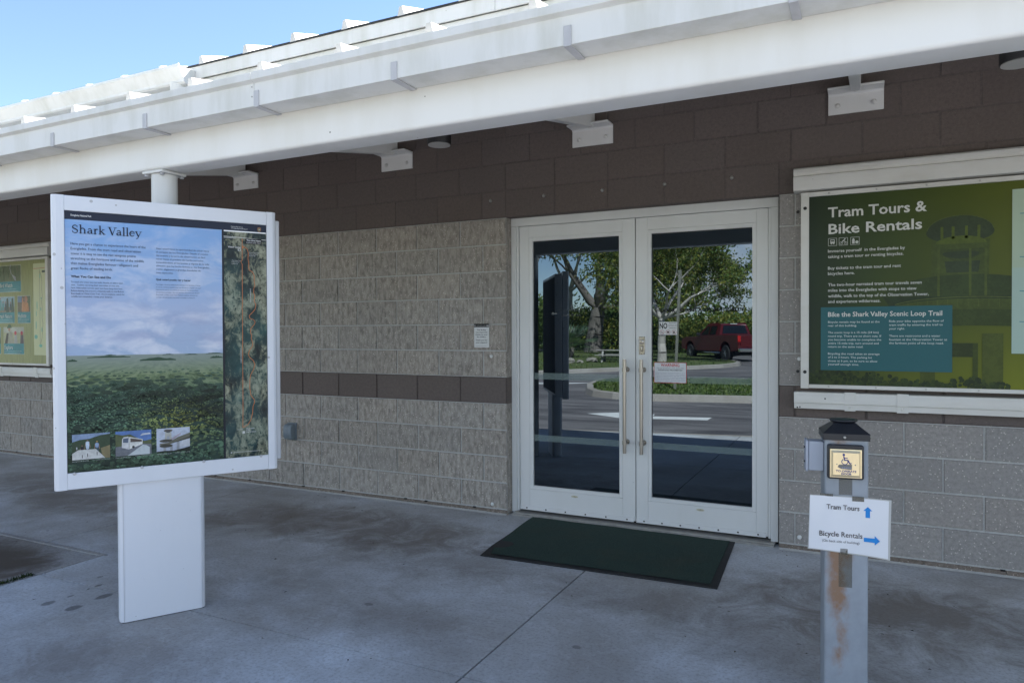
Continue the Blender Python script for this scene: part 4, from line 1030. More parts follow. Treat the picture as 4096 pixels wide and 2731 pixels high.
w = MB(); w.rect(0.291, px1, pz0, 1.930, yP - .0004); w.build('map_photo', M['postermap'], poster)
w = MB()
NV = (.016, .022, .045)
w.rect(px0, px1, 1.936, pz1, yP - .0005, NV); w.rect(0.281, 0.291, pz0, 1.936, yP - .0005, (.01, .013, .022))
rp2 = random.Random(8)
# far hammocks on the printed horizon
for (x0, x1, z0, h) in ((-.40, -.36, 1.275, .012), (-.32, -.14, 1.291, .010), (-.10, .06, 1.272, .016), (.22, .28, 1.278, .012), (0.0, .05, 1.299, .006), (.1, .16, 1.297, .006), (.2, .28, 1.300, .007), (-.25, -.2, 1.302, .004)):
    n = 12; top = [(x0 + (x1 - x0) * k / n, z0 + h * (0.35 + .65 * sin(pi * k / n)) * rp2.uniform(.7, 1.1)) for k in range(n + 1)]
    w.xz(top[::-1] + [(x0, z0), (x1, z0)], yP - .0007, (.035, .075, .045))
# printed bushes, small and pale far off, large and dark in front
NR = 26
for row in range(NR):
    t_ = row / (NR - 1); zc = 1.225 - .46 * t_ ** 1.2; sc = .007 + .105 * t_ ** 1.15
    x = px0 - rp2.uniform(0, sc); haze = max(0, 1 - t_ * 2.6)
    while x < .276:
        if rp2.random() < .12 + .88 * min(1, t_ * 2.4):
            wd = sc * rp2.uniform(.55, 1.25); ht = wd * rp2.uniform(.55, .85); tone = max(.3, .85 + .5 * sin(x * 13 + row * .55) * cos(row * .8 + x * 7) + rp2.uniform(-.2, .25))
            warm = 1.7 * max(0, 1 - abs(x - .08) / .24) * max(0, 1 - abs(zc - .95) / .17)
            yb = yP - .00072 - row * .000005
            pts = [(min(.2805, max(px0, x + wd * cos(2 * pi * k / 11) * rp2.uniform(.8, 1.1))), max(pz0 + .0005, zc + ht * .62 * sin(2 * pi * k / 11) * rp2.uniform(.8, 1.1))) for k in range(11)]
            w.xz(pts, yb, (.020 * tone + .05 * haze, .044 * tone + .08 * haze, .034 * tone + .05 * haze))
            for k in range(int(8 + 90 * t_)):
                a_ = rp2.uniform(-1, 1); r = wd * rp2.uniform(.03, .09); b_ = rp2.random() ** .9
                cx = min(.2805 - r, max(px0 + r, x + a_ * wd * .95)); cz = max(zc + ht * ((1 - a_ * a_) * b_ * .78 - .22), pz0 + r)
                l_ = tone * (.30 + .95 * b_ ** 1.5) * rp2.uniform(.6, 1.3)
                w.disc(cx, cz, r, yb - .000001 - k * .00000004, (.070 * l_ * (1 + 1.3 * warm) + .05 * haze, .135 * l_ * (1 + .45 * warm) + .07 * haze, .085 * l_ * (1 - .3 * warm) + .05 * haze), n=5, ry=r * .75)
        x += sc * rp2.uniform(.5, 1.25)
w.build('poster_print', M['print'], poster)
# three small photographs along the foot of the poster
def photo_bikes(c, x0, x1, z0, z1, y):
    W_, H_ = x1 - x0, z1 - z0
    X = lambda a: x0 + a * W_
    Z = lambda a: z0 + a * H_
    c.rect(x0, x1, z0, z1, y, (.20, .27, .40)); c.xz([(X(0), Z(0)), (X(1), Z(0)), (X(1), Z(.95)), (X(.75), Z(.92)), (X(.45), Z(.8)), (X(.2), Z(.78)), (X(0), Z(.7))], y - .0002, (.035, .06, .035))
    c.xz([(X(.8), Z(0)), (X(1), Z(0)), (X(1), Z(.5)), (X(.75), Z(.4))], y - .0003, (.20, .17, .09))
    c.xz([(X(0), Z(0)), (X(.87), Z(0)), (X(.62), Z(.38)), (X(.15), Z(.38)), (X(0), Z(.25))], y - .0004, (.50, .50, .48))
    for (a, b, col, h, sk) in ((.26, .12, (.02, .02, .03), .44, (.10, .06, .05)), (.40, .16, (.48, .56, .66), .60, (.07, .06, .06)), (.65, .20, (.26, .36, .52), .48, (.40, .30, .10))):
        c.xz([(X(a - .035), Z(b + .22)), (X(a + .035), Z(b + .22)), (X(a + .055), Z(b + h - .1)), (X(a + .02), Z(b + h - .06)), (X(a - .02), Z(b + h - .06)), (X(a - .055), Z(b + h - .1))], y - .0003, col)
        for q_ in (-1, 1): c.line([(X(a + q_ * .02), Z(b + .24)), (X(a + q_ * .035), Z(b + .02))], .0034, y - .00035, (.06, .09, .16)); c.line([(X(a + q_ * .05), Z(b + h - .12)), (X(a + q_ * .07), Z(b + h - .30))], .0026, y - .00037, (.25, .16, .12))
        c.disc(X(a), Z(b + h - .02), .0036, y - .0004, (.22, .13, .09), n=8); c.disc(X(a), Z(b + h), .0034, y - .00042, sk, n=8, ry=.0022)
        c.disc(X(a), Z(b), .0018, y - .00044, (.03, .03, .035), n=8, ry=.010)
    c.disc(X(.12), Z(.45), .0022, y - .0003, (.5, .52, .55), n=8, ry=.007); c.disc(X(.12), Z(.34), .0020, y - .00032, (.03, .03, .03), n=8, ry=.008)
def photo_tram(c, x0, x1, z0, z1, y):
    W_, H_ = x1 - x0, z1 - z0
    X = lambda a: x0 + a * W_
    Z = lambda a: z0 + a * H_
    c.rect(x0, x1, z0, z1, y, (.10, .19, .42)); c.xz([(X(.68), Z(.78)), (X(.98), Z(.82)), (X(.95), Z(.88)), (X(.75), Z(.86))], y - .0002, (.55, .58, .62))
    c.xz([(X(0), Z(.35)), (X(1), Z(.35)), (X(1), Z(.6)), (X(.8), Z(.56)), (X(.62), Z(.68)), (X(.4), Z(.86)), (X(.2), Z(.84)), (X(0), Z(.9))], y - .0003, (.08, .10, .05))
    c.xz([(X(0), Z(0)), (X(1), Z(0)), (X(1), Z(.4)), (X(.75), Z(.45)), (X(0), Z(.38))], y - .0004, (.14, .15, .17)); c.xz([(X(.33), Z(0)), (X(.95), Z(0)), (X(.95), Z(.28)), (X(.85), Z(.38)), (X(.75), Z(.4))], y - .0005, (.42, .46, .47))
    c.xz([(X(.17), Z(.34)), (X(.37), Z(.25)), (X(.38), Z(.72)), (X(.35), Z(.78)), (X(.22), Z(.76)), (X(.18), Z(.68))], y - .0006, (.55, .55, .55)); c.xz([(X(.38), Z(.26)), (X(.75), Z(.43)), (X(.75), Z(.63)), (X(.38), Z(.76))], y - .0006, (.62, .62, .58)); c.xz([(X(.20), Z(.54)), (X(.35), Z(.52)), (X(.36), Z(.72)), (X(.21), Z(.70))], y - .0008, (.10, .13, .18)); c.xz([(X(.41), Z(.54)), (X(.73), Z(.53)), (X(.73), Z(.61)), (X(.41), Z(.70))], y - .0008, (.10, .08, .07)); c.disc(X(.49), Z(.34), .006, y - .0009, (.03, .03, .03), n=10)
def photo_tower(c, x0, x1, z0, z1, y):
    W_, H_ = x1 - x0, z1 - z0
    X = lambda a: x0 + a * W_
    Z = lambda a: z0 + a * H_
    c.rect(x0, x1, z0, z1, y, (.42, .46, .54)); c.xz([(X(.6), Z(.2)), (X(1), Z(.2)), (X(1), Z(.5)), (X(.8), Z(.48))], y - .0002, (.52, .54, .58))
    c.xz([(X(.24), Z(.5)), (X(.45), Z(.5)), (X(.43), Z(.9)), (X(.26), Z(.9))], y - .0003, (.40, .40, .36)); c.disc(X(.345), Z(.9), .020, y - .0005, (.10, .09, .08), ry=.007); c.rect(X(.31), X(.38), Z(.55), Z(.66), y - .0005, (.3, .33, .38)); c.rect(X(.29), X(.40), Z(.82), Z(.885), y - .00052, (.07, .08, .09)); c.disc(X(.28), Z(.48), .030, y - .0006, (.07, .07, .06), ry=.008)
    c.xz([(X(.08), Z(.32)), (X(.35), Z(.30)), (X(.6), Z(.42)), (X(1), Z(.6)), (X(1), Z(.76)), (X(.62), Z(.60)), (X(.35), Z(.40)), (X(.1), Z(.38))], y - .0007, (.13, .13, .10)); c.xz([(X(.45), Z(.36)), (X(1), Z(.52)), (X(1), Z(.6)), (X(.6), Z(.44))], y - .0008, (.05, .05, .04)); c.disc(X(.28), Z(.27), .030, y - .0008, (.06, .06, .05), ry=.008)
    for a, b in ((.2, .28), (.4, .47), (.6, .68)): c.rect(X(a), X(b), Z(.02), Z(.30 if a < .5 else .44), y - .0006, (.30, .32, .34))
    for k in range(8): c.rect(X(.45 + k * .035), X(.465 + k * .035), Z(.50 + k * .028), Z(.57 + k * .028), y - .0009, (.28, .10, .10))
    c.xz([(X(0), Z(0)), (X(1), Z(0)), (X(1), Z(.18)), (X(.8), Z(.12)), (X(.5), Z(.05)), (X(.2), Z(.07)), (X(0), Z(.05))], y - .001, (.012, .018, .014))
for nm, fn, x0, x1 in (('cyclists_photo', photo_bikes, -.385, -.231), ('tram_photo', photo_tram, -.208, -.054), ('tower_photo', photo_tower, -.031, .120)):
    c = MB(); fn(c, x0, x1, .816, .935, yP - .0011); c.build(nm, M['softprint'], poster)
# lettering
c = MB(); y = yP - .0024; DK = (.010, .014, .035); WH = (.70, .70, .70)
c.text('Everglades National Park', -.379, 1.952, .083, y, WH, size=.0085, bold=.02)
# serif heading drawn stroke by stroke (cap height 1, x-height .66)
def serif(mb, body, x, z, width, cap, y, col):
    T_, N_, SH = .135, .055, .045
    A = lambda cx, cz, rx, rz_, a0, a1, n=12: arcpts(cx, cz, rx, rz_, a0, a1, n)
    def thick(pts, w0, w1):      # a stroke swelling from w0 to w1 and back
        n = len(pts) - 1
        return [((pts[k], pts[k + 1]), w0 + (w1 - w0) * sin(pi * (k + .5) / n)) for k in range(n)]
    bar = lambda a, b, zz: ((a, zz), (b, zz))
    def stem(cx, z0, z1, top=True, bot=True):
        o = [(((cx, z0), (cx, z1)), T_)]
        if bot: o.append((bar(cx - .15, cx + .15, z0 + SH / 2), SH))
        if top: o += [(((cx - .15, z1 - .03), (cx + .02, z1 - .02)), SH)]
        return o
    L = {
     'S': (thick(A(.32, .74, .23, .235, 30, 180), N_, .10) + thick([(.09, .74), (.13, .62), (.32, .52), (.50, .40), (.55, .27)], .09, .15) + thick(A(.31, .25, .235, .225, 0, -150), N_, .10) + [(((.50, .72), (.52, .93)), .05), (((.09, .08), (.075, .30)), .05)], .66),
     'h': (stem(.17, 0, 1.06) + stem(.55, 0, .45, False) + thick(A(.36, .42, .19, .22, 180, 0), N_, .11), .74),
     'a': (stem(.43, .05, .45, False, False) + thick(A(.28, .44, .16, .19, 0, 160), N_, .10) + thick([(.43, .38), (.20, .32), (.09, .20), (.13, .06), (.26, .03), (.43, .12)], N_, .12) + [(((.43, .08), (.50, .03), (.57, .06))[0:2], .07), (((.50, .03), (.57, .06)), .05)], .60),
     'r': (stem(.17, 0, .62) + thick([(.18, .42), (.26, .58), (.36, .63), (.45, .59)], N_, .12), .48),
     'k': (stem(.17, 0, 1.06) + [(((.20, .30), (.48, .61)), N_), (((.27, .38), (.55, .03)), T_), (bar(.37, .60, .635), SH), (bar(.44, .68, SH / 2), SH)], .68),
     'V': ([(((.12, .97), (.40, .02)), T_ * 1.05), (((.40, .02), (.68, .97)), N_), (bar(-.03, .30, .977), SH), (bar(.54, .82, .977), SH)], .74),
     'l': (stem(.17, 0, 1.06), .34),
     'e': (thick(A(.31, .33, .225, .31, 10, 325), N_, .13) + [(bar(.10, .53, .37), N_)], .60),
     'y': ([(((.10, .63), (.33, .02)), T_), (((.56, .63), (.27, -.20)), N_), (((.27, -.20), (.12, -.27)), .09), (bar(-.02, .26, .637), SH), (bar(.44, .68, .637), SH)], .66), ' ': ([], .26)}
    adv = sum(L[ch][1] for ch in body); k = width / adv
    cx = x; d = 0
    for ch in body:
        for pts, w_ in L[ch][0]:
            mb.line([(cx + a * k, z + b * cap) for a, b in pts], w_ * (k + cap) / 2, y - d, col); d += .0000015
        cx += L[ch][1] * k
serif(c, 'Shark Valley', -.376, 1.874, .290, .037, y, DK)
BT = (.030, .045, .085)
for i, (l, wd) in enumerate((('Here you get a chance to experience the heart of the', .311), ('Everglades. From the tram road and observation', .290), ('tower it is easy to see the vast sawgrass prairie', .268), ('stretching to the horizons and some of the wildlife', .303), ('that makes Everglades famous—alligators and', .277), ('great flocks of wading birds.', .170))):
    c.text(l, -.381, 1.819 - i * .0228, wd, y, BT, size=.0118)
c.text('What You Can See and Do', -.381, 1.667, .162, y, DK, size=.0105, bold=.03)
for i, (l, wd) in enumerate((('To reach the tower you can walk, bicycle, or take a tram', .212), ('tour.  Cyclists can bring their own bikes or rent one', .196), ('here. Naturalists narrate each two-hour-long tram tour.', .211), ('Before leaving the area try a leisurely walk on the Bobcat', .216), ('Boardwalk or Otter Cave Trail.  As you explore, watch for', .219), ('wildlife but remember—keep your distance.', .168))):
    c.text(l, -.381, 1.643 - i * .0135, wd, y, BT, size=.0075)
BT2 = (.075, .11, .20)
for i, (l, wd) in enumerate((('Aquí usted tiene la oportunidad de mirar hacia', .243), ('el corazón de los Everglades. Desde el camino', .238), ('del tranvía y la torre de observación es fácil', .224), ('mirar hacia el pradera de hierba serrucho', .215), ('extendiéndose al horizonte, y alguna de la vida', .242), ('silvestre que ha hecho famoso a  los Everglades,', .245), ('como aligátores y grandes bandadas de', .203), ('aves zancudas.', .076))):
    c.text(l, -.024, 1.818 - i * .0169, wd, y, BT2, size=.0092)
c.text('Qué usted puede ver y hacer', -.0255, 1.666, .157, y, DK, size=.0092, bold=.02)
for i, (l, wd) in enumerate((('Para llegar a la torre usted puede caminar, ir en bicicleta, o tomar', .203), ('el tranvía. Ciclistas pueden traer sus bicicletas o alquilar una aquí.', .205), ('Naturalistas narran los paseos en tranvía de dos horas. Antes', .192), ('de marcharse, pruebe a dar una caminata placentera por Bobcat', .198), ('Boardwalk u Otter Cave Trail. Mientras explora, observe los', .188), ('animales silvestres pero recuerde: mantenga su distancia.', .177))):
    c.text(l, -.0258, 1.643 - i * .0126, wd, y, BT2, size=.0058)
for x0, l, l2 in ((-.385, 'Bicycling down the West Road', 'Cruising down the West Road'), (-.208, 'Tram tour of Shark Valley', 'Tram travels by Shark Valley'), (-.031, 'Visitors walking up the', 'Visitors walking up the')):
    c.text(l, x0, .8075, .066, y, (.55, .55, .55), size=.0042); c.text(l2, x0 + .082, .8085, .070, y, (.40, .40, .40), size=.0042)
c.build('lettering', M['print'], poster)
c = MB()
c.text('National Park Service', .327, 1.9535, .058, y, WH, size=.0052, bold=.01); c.text('U.S. Department of the Interior', .327, 1.9450, .082, y, WH, size=.0052, bold=.01)
c.xz([(.459, 1.959), (.4675, 1.962), (.476, 1.959), (.4765, 1.948), (.472, 1.939), (.4675, 1.934), (.463, 1.939), (.4585, 1.948)], y, (.30, .14, .07)); c.xz([(.463, 1.954), (.4675, 1.957), (.472, 1.954), (.471, 1.944), (.4675, 1.939), (.464, 1.944)], y - .0002, (.10, .16, .09)); c.xz([(.464, 1.948), (.4675, 1.954), (.471, 1.948)], y - .0003, (.60, .60, .55))
c.line([(.291, 1.904), (.36, 1.902), (.503, 1.896)], .003, y, (.62, .62, .58)); c.line([(.291, 1.898), (.35, 1.8965)], .0025, y, (.5, .5, .47))
OR = (.52, .18, .065); c_keep = c; c = MB()
c.line([(.3815, 1.896), (.3805, 1.86), (.380, 1.785), (.3745, 1.779), (.3745, 1.772), (.380, 1.765), (.379, 1.545), (.376, 1.535), (.379, 1.525), (.378, 1.30), (.377, 1.0), (.3755, .915)], .0028, y - .0003, OR)
c.xz([(.381, 1.862), (.394, 1.853), (.381, 1.846)], y - .0003, OR)
c.line([(.385, 1.855), (.397, 1.852), (.406, 1.842), (.411, 1.825), (.409, 1.795), (.413, 1.772), (.412, 1.745), (.417, 1.733), (.431, 1.726), (.440, 1.707), (.4395, 1.675), (.443, 1.655), (.437, 1.638), (.436, 1.618), (.442, 1.60), (.438, 1.575), (.447, 1.553), (.443, 1.53), (.428, 1.512), (.413, 1.497), (.415, 1.483), (.436, 1.474), (.4425, 1.462), (.436, 1.447), (.421, 1.43), (.4185, 1.41), (.424, 1.395), (.422, 1.377), (.430, 1.35), (.427, 1.335), (.413, 1.315), (.4065, 1.295), (.411, 1.28), (.430, 1.262), (.4395, 1.241), (.433, 1.215), (.417, 1.185), (.4126, 1.157), (.412, 1.12), (.417, 1.08), (.434, 1.055), (.436, 1.04), (.428, 1.02), (.425, .985), (.417, .95), (.401, .925), (.384, .914), (.3755, .912)], .0030, y - .0003, OR)
c.build('trail_line', M['print'], poster); c = c_keep
c.rect(.3965, .4790, 1.871, 1.899, y - .0005, (.006, .006, .008)); c.text('You Are Here', .402, 1.886, .072, y - .0007, WH, size=.0085, bold=.03); c.text('Usted está aquí', .402, 1.8755, .072, y - .0007, WH, size=.0068)
c.text('Visitor Center', .310, 1.847, .066, y, WH, size=.0082, bold=.02); c.rect(.359, .3725, 1.832, 1.844, y, (.6, .6, .58)); c.rect(.3625, .369, 1.8335, 1.8425, y - .0002, (.08, .1, .1))
for i, (l, wd) in enumerate((('Bobcat Boardwalk', .051), ('0.3 mi (0.5 km)', .042), ('Round trip', .030))): c.text(l, .4165, 1.8235 - i * .008, wd, y, (.6, .6, .6), size=.005)
for i, (l, wd) in enumerate((('Otter Cave Trail', .045), ('1 mi (1.6 km)', .037), ('Round trip', .030))): c.text(l, .328, 1.779 - i * .0085, wd, y, (.6, .6, .6), size=.005)
for i, l in enumerate(('Observation', 'Tower', '7 mi (11.2 km)')): c.text(l, .3915, .9015 - i * .009, (.042, .022, .050)[i], y, WH, size=.006, bold=.01)
c.rect(.374, .386, .880, .892, y, (.6, .6, .58)); c.text('Short trail', .350, .901, .026, y, (.6, .6, .6), size=.0045)
c.line([(.331, .785), (.461, .784)], .0015, y, (.55, .55, .55)); c.line([(.331, .788), (.331, .782)], .0015, y, (.55, .55, .55)); c.disc(.318, .785, .004, y, (.5, .5, .5), n=10)
for (x0, z0, ln) in ((.420, 1.565, .075), (.370, 1.25, .075)):
    for k in range(12): c.rect(x0 - .0022, x0 + .0022, z0 + k * ln / 12, z0 + k * ln / 12 + ln / 12 * rp2.uniform(.4, .7), y, (.45, .45, .47))
c.build('map_lettering', M['print'], poster)

# ================================================================== DOOR MAT
a = rad(-3.4)
mt = empty('door_mat', (0.98, -0.455, 0.001), a * 0 + math.atan2(-0.912 + 0.96, 1.736 - 0.292) * 1.0, 'dark green carpet door mat with black rubber border before the doors', 'door mat')
mt.rotation_euler = (0, 0, 0.02)
w = MB()
mat_o = [(0.211, 0.010), (0.232, -0.25), (0.250, -0.53), (0.262, -0.75), (0.292, -0.960), (1.736, -0.912), (1.686, 0.015)]
R_ = Matrix.Rotation(-0.02, 2)
def lm(p):
    q = R_ @ Vector((p[0] - 0.98, p[1] + 0.455)); return (q.x, q.y)
w.prism([lm(p) for p in mat_o], 'z', 0.0, 0.006); w.build('border', M['rubber'], mt, bevel=0.002)
ins = [(0.213, 0.008), (0.236, -0.25), (0.262, -0.53), (0.285, -0.75), (0.345, -0.915), (1.690, -0.868), (1.655, 0.008)]
N = 40; w = MB(); vs = []
for j in range(N + 1):
    tt = j / N
    def edge(pts, t):
        t *= (len(pts) - 1); k = min(int(t), len(pts) - 2); u = t - k; return (pts[k][0] + (pts[k + 1][0] - pts[k][0]) * u, pts[k][1] + (pts[k + 1][1] - pts[k][1]) * u)
    A_ = edge(ins[:5], tt); B_ = edge([ins[6], ins[5]], tt)
    for i in range(N + 1):
        s = i / N; p_ = lm((A_[0] + (B_[0] - A_[0]) * s, A_[1] + (B_[1] - A_[1]) * s))
        h = 0.0095 + 0.004 * max(0, 1 - s * 5) * sin(tt * 7) + 0.001 * sin(s * 19 + tt * 5)
        vs.append((p_[0], p_[1], h))
w.mesh(vs, [(j * (N + 1) + i, (j + 1) * (N + 1) + i, (j + 1) * (N + 1) + i + 1, j * (N + 1) + i + 1) for j in range(N) for i in range(N)], smooth=True)
w.build('carpet', M['carpet'], mt)

# ================================================================== PUSH-BUTTON POST
pt = empty('push_button_post', (2.388, -1.94, 0), rad(8.28), 'grey rusty square post with black cap and push plate at the right', 'post')
w = MB(); w.prism(slabround(-0.0735, 0.0765, 0.0, 0.15, 0.010), 'z', -0.02, 1.0, smooth=True); w.build('post_tube', M['post'], pt, angle=40)
w = MB()
w.box(-.0795, .0815, -.005, .156, .9975, 1.0225)
z0_, z1_ = 1.0225, 1.058; A_ = [(-.0795, -.005), (.0815, -.005), (.0815, .156), (-.0795, .156)]; B_ = [(-.036, .038), (.038, .038), (.038, .113), (-.036, .113)]
w.mesh([(x, y, z0_) for x, y in A_] + [(x, y, z1_) for x, y in B_], [(0, 1, 5, 4), (1, 2, 6, 5), (2, 3, 7, 6), (3, 0, 4, 7), (4, 5, 6, 7)])
w.lathe([(.03, 0), (.044, .002), (.050, .006), (.049, .011), (.02, .0125)], (0.0, .075, 1.0575), 28)
cp = w.build('post_cap', M['black'], pt, bevel=.0015)
w = MB(); w.lathe([(.0055, 0), (.0055, .002), (.003, .004)], (-.0053, -.0052, 1.0095), 12, d=(0, -1, 0)); w.lathe([(.005, 0), (.004, .003)], (.0817, .07, 1.0095), 10, d=(1, 0, 0)); w.build('screw', M['screw'], cp)
bz = MB()
bz.prism([(p[0], p[1]) for p in slabround(-.0655, .0580, .8565, .9835, .008)], 'y', -.020, -.0005); bzo = bz.build('push_bezel', M['black'], pt, bevel=.003)
w = MB()
pl = [(-.0575, .8635), (.0495, .8635), (.0495, .9680), (-.0575, .9680)]; i1 = [(-.0535, .8675), (.0455, .8675), (.0455, .9640), (-.0535, .9640)]; i2 = [(-.048, .8740), (.040, .8740), (.040, .9560), (-.048, .9560)]
w.mesh([(x, -.0205, z) for x, z in pl] + [(x, -.027, z) for x, z in pl] + [(x, -.0275, z) for x, z in i1] + [(x, -.0335, z) for x, z in i2],
       [(0, 1, 5, 4), (1, 2, 6, 5), (2, 3, 7, 6), (3, 0, 4, 7), (4, 5, 9, 8), (5, 6, 10, 9), (6, 7, 11, 10), (7, 4, 8, 11), (8, 9, 13, 12), (9, 10, 14, 13), (10, 11, 15, 14), (11, 8, 12, 15), (12, 13, 14, 15)])
plo = w.build('push_plate', M['plate'], bzo)
w = MB(); BL = (.03, .045, .22); yy = -.0339
wheelchair(w, -.0075, .9125, .043, yy, BL)
w.xz([(-.033, .9035), (-.028, .9125), (.016, .9145), (.015, .8945), (-.02, .8975)], yy + .0002, (.20, .19, .17)); w.text('PRESS', -.018, .8985, .032, yy - .0002, (.30, .32, .45), size=.006, bold=.01)
w.text('TO OPERATE', -.0385, .8855, .069, yy, BL, size=.0075, bold=.03); w.text('DOOR', -.0195, .8735 + .002, .034, yy, BL, size=.0078, bold=.04)
w.disc(-.035, .9135, .0022, yy, (.25, .25, .25), n=8); w.disc(.027, .9130, .0026, yy, (.25, .25, .25), n=8)
w.build('plate_lettering', M['printmatte'], plo)
jb = MB(); jb.prism(slabround(-.128, -.0745, .8760, .9870, .006), 'y', .018, .085); jbo = jb.build('junction_box', M['junction'], pt, bevel=.003)
w = MB(); w.prism(slabround(.014, .089, .872, .991, .008), 'x', -.138, -.1285); lid = w.build('box_lid', M['junction'], jbo, bevel=.002)
w = MB()
for zz in (.905, .96): w.lathe([(.004, 0), (.004, .004)], (-.138, .05, zz), 8, d=(-1, 0, 0))
w.build('screw', M['blackpaint'], lid)
for za, zb in ((.45, .60), (.795, .856)):
    w = MB(); w.rect(-.0245, .0215, za, zb, -.0008); w.build('tape_patch', M['tape'], pt)

# ================================================================== PAPER SIGN ON THE POST
sg = empty('paper_sign', (2.388, -1.94, 0.0), rad(8.28), 'tilted laminated white paper sign with blue arrows taped to the grey post', 'sign')
w = MB()
lam = [(-.1255, .7915), (.1493, .7880), (.1451, .5675), (-.1330, .5870)]
N = 14; vs = []
for j in range(N + 1):
    for i in range(N + 1):
        s, q_ = i / N, j / N
        x = (lam[0][0] * (1 - s) + lam[1][0] * s) * (1 - q_) + (lam[3][0] * (1 - s) + lam[2][0] * s) * q_
        z = (lam[0][1] * (1 - s) + lam[1][1] * s) * (1 - q_) + (lam[3][1] * (1 - s) + lam[2][1] * s) * q_
        vs.append((x, -.004 - .010 * (abs(s - .5) * 2) ** 2.2 - .0015 * sin(s * 9 + q_ * 4), z))
w.mesh(vs, [(j * (N + 1) + i, (j + 1) * (N + 1) + i, (j + 1) * (N + 1) + i + 1, j * (N + 1) + i + 1) for j in range(N) for i in range(N)], 0, (.50, .50, .48), True)
lo = w.build('laminate', M['paper'], sg)
def py(x): s = (x + .13) / .28; return -.0058 - .010 * (abs(s - .5) * 2) ** 2.2 - .0016
w = MB()
pp_ = [(-.1250, .7897), (.1407, .7848), (.1384, .5730), (-.1297, .5906)]
vs = []
for j in range(N + 1):
    for i in range(N + 1):
        s, q_ = i / N, j / N
        x = (pp_[0][0] * (1 - s) + pp_[1][0] * s) * (1 - q_) + (pp_[3][0] * (1 - s) + pp_[2][0] * s) * q_
        z = (pp_[0][1] * (1 - s) + pp_[1][1] * s) * (1 - q_) + (pp_[3][1] * (1 - s) + pp_[2][1] * s) * q_
        vs.append((x, py(x) - .0012 * sin(s * 9 + q_ * 4) + .0002, z))
w.mesh(vs, [(j * (N + 1) + i, (j + 1) * (N + 1) + i, (j + 1) * (N + 1) + i + 1, j * (N + 1) + i + 1) for j in range(N) for i in range(N)], 0, (.72, .73, .75), True)
w.build('paper', M['paper'], sg)
w = MB(); GT = (.10, .09, .09); BA = (.03, .24, .62); sl = -.030
w.text('Tram Tours', -.0674, .7405, .112, 0, GT, size=.0185, bold=.012); w.text('Bicycle Rentals', -.0923, .6390, .147, 0, GT, size=.0195, bold=.012); w.text('(On back side of building)', -.0822, .6170, .127, 0, GT, size=.0095)
def on_paper(mb): mb.v = [(x, py(x) - .0014, z + sl * x * .35) for x, y, z in mb.v]; return mb
on_paper(w).build('lettering', M['printmatte'], sg)
for pts in ([(.072, .7585), (.0570, .7428), (.0645, .7430), (.0645, .7180), (.0795, .7178), (.0795, .7435), (.0872, .7437)],
            [(.0592, .6440), (.0592, .6290), (.095, .6285), (.0951, .6195), (.1119, .6358), (.0952, .6537), (.095, .6440)]):
    w = MB(); w.xz(pts, 0, BA); on_paper(w).build('arrow', M['printmatte'], sg)
w = MB()
w.box(-.090, -.045, -.0088, -.0083, .784, .797); w.box(-.02, .005, -.0088, -.0083, .583 - .008, .596); w.box(.02, .06, -.0092, -.0088, .775, .793)
w.build('tape', M['tape'], sg)

# ================================================================== SMALL SIGNS AND WALL FITTINGS
pq = empty('plaque', (-0.2105, 0, 1.3755), 0, 'small white fee plaque with black top band on the block wall', 'plaque')
w = MB(); w.box(-.0655, .0655, -.010, -.0015, -.0915, .0915); w.build('plate', M['doorw'], pq, bevel=.002)
w = MB(); BK = (.012, .012, .014)
w.rect(-.0655, .0655, .066, .0915, -.0104, BK); w.rect(-.0640, .0640, -.0890, .066, -.0103, (.62, .63, .62))
w.text('Your Fee Dollars at Work', 0, .075, .09, -.0108, (.6, .6, .6), size=.006, align='C'); w.disc(-.057, .078, .005, -.0107, (.5, .5, .5), n=10); w.disc(.050, .078, .0055, -.0107, (.5, .5, .5), n=10); w.disc(.060, .078, .004, -.0107, (.5, .5, .5), n=10)
for i, (l, wd) in enumerate((('This facility', .082), ('was improved', .103), ('thanks to your', .108), ('fee dollars.', .082))): w.text(l, 0, .040 - i * .018, wd, -.0107, BK, size=.0105, align='C', bold=.015)
w.text('Thank you for', 0, -.039, .104, -.0107, BK, size=.0105, align='C', bold=.015); w.text('your support!', 0, -.057, .100, -.0107, BK, size=.0105, align='C', bold=.015); w.line([(-.05, -.082), (.045, -.082)], .0012, -.0107, BK)
w.build('lettering', M['print'], pq)

ns = empty('no_smoking_sticker', (1.215, 0.1148, 1.4245), 0, 'square white no smoking, eating or drinking sticker on the right glass door', 'sticker')
w = MB(); w.rect(-.064, .064, -.0455, .0455, 0, (.66, .67, .66)); w.text('NO', -.060, -.001, .055, -.0003, BK, size=.040, bold=.03)
for i, l in enumerate(('SMOKING', 'EATING OR', 'DRINKING')): w.text(l, .032, .033 - i * .0172, (.050, .058, .051)[i], -.0003, BK, size=.0095, align='C')
for i, x in enumerate((-.043, 0.0, .043)):
    w.ring(x, -.0265, .0165, .0022, -.0005, (.45, .16, .15)); w.line([(x - .011, -.0155), (x + .011, -.0375)], .002, -.0006, (.45, .16, .15))
w.line([(-.052, -.0285), (-.036, -.0285)], .0035, -.0004, BK); w.rect(-.008, .008, -.033, -.021, -.0004, BK); w.rect(.036, .047, -.035, -.020, -.0004, BK)
w.build('print', M['printmatte'], ns)
ws = empty('weapons_warning_sign', (1.229, 0.1146, 1.113), 0, 'red bordered white weapons warning sign low on the right glass door', 'sign')
w = MB(); w.rect(-.115, .115, -.0725, .0725, 0, (.45, .035, .045)); w.rect(-.1115, .1115, -.069, .069, -.0003, (.64, .66, .67))
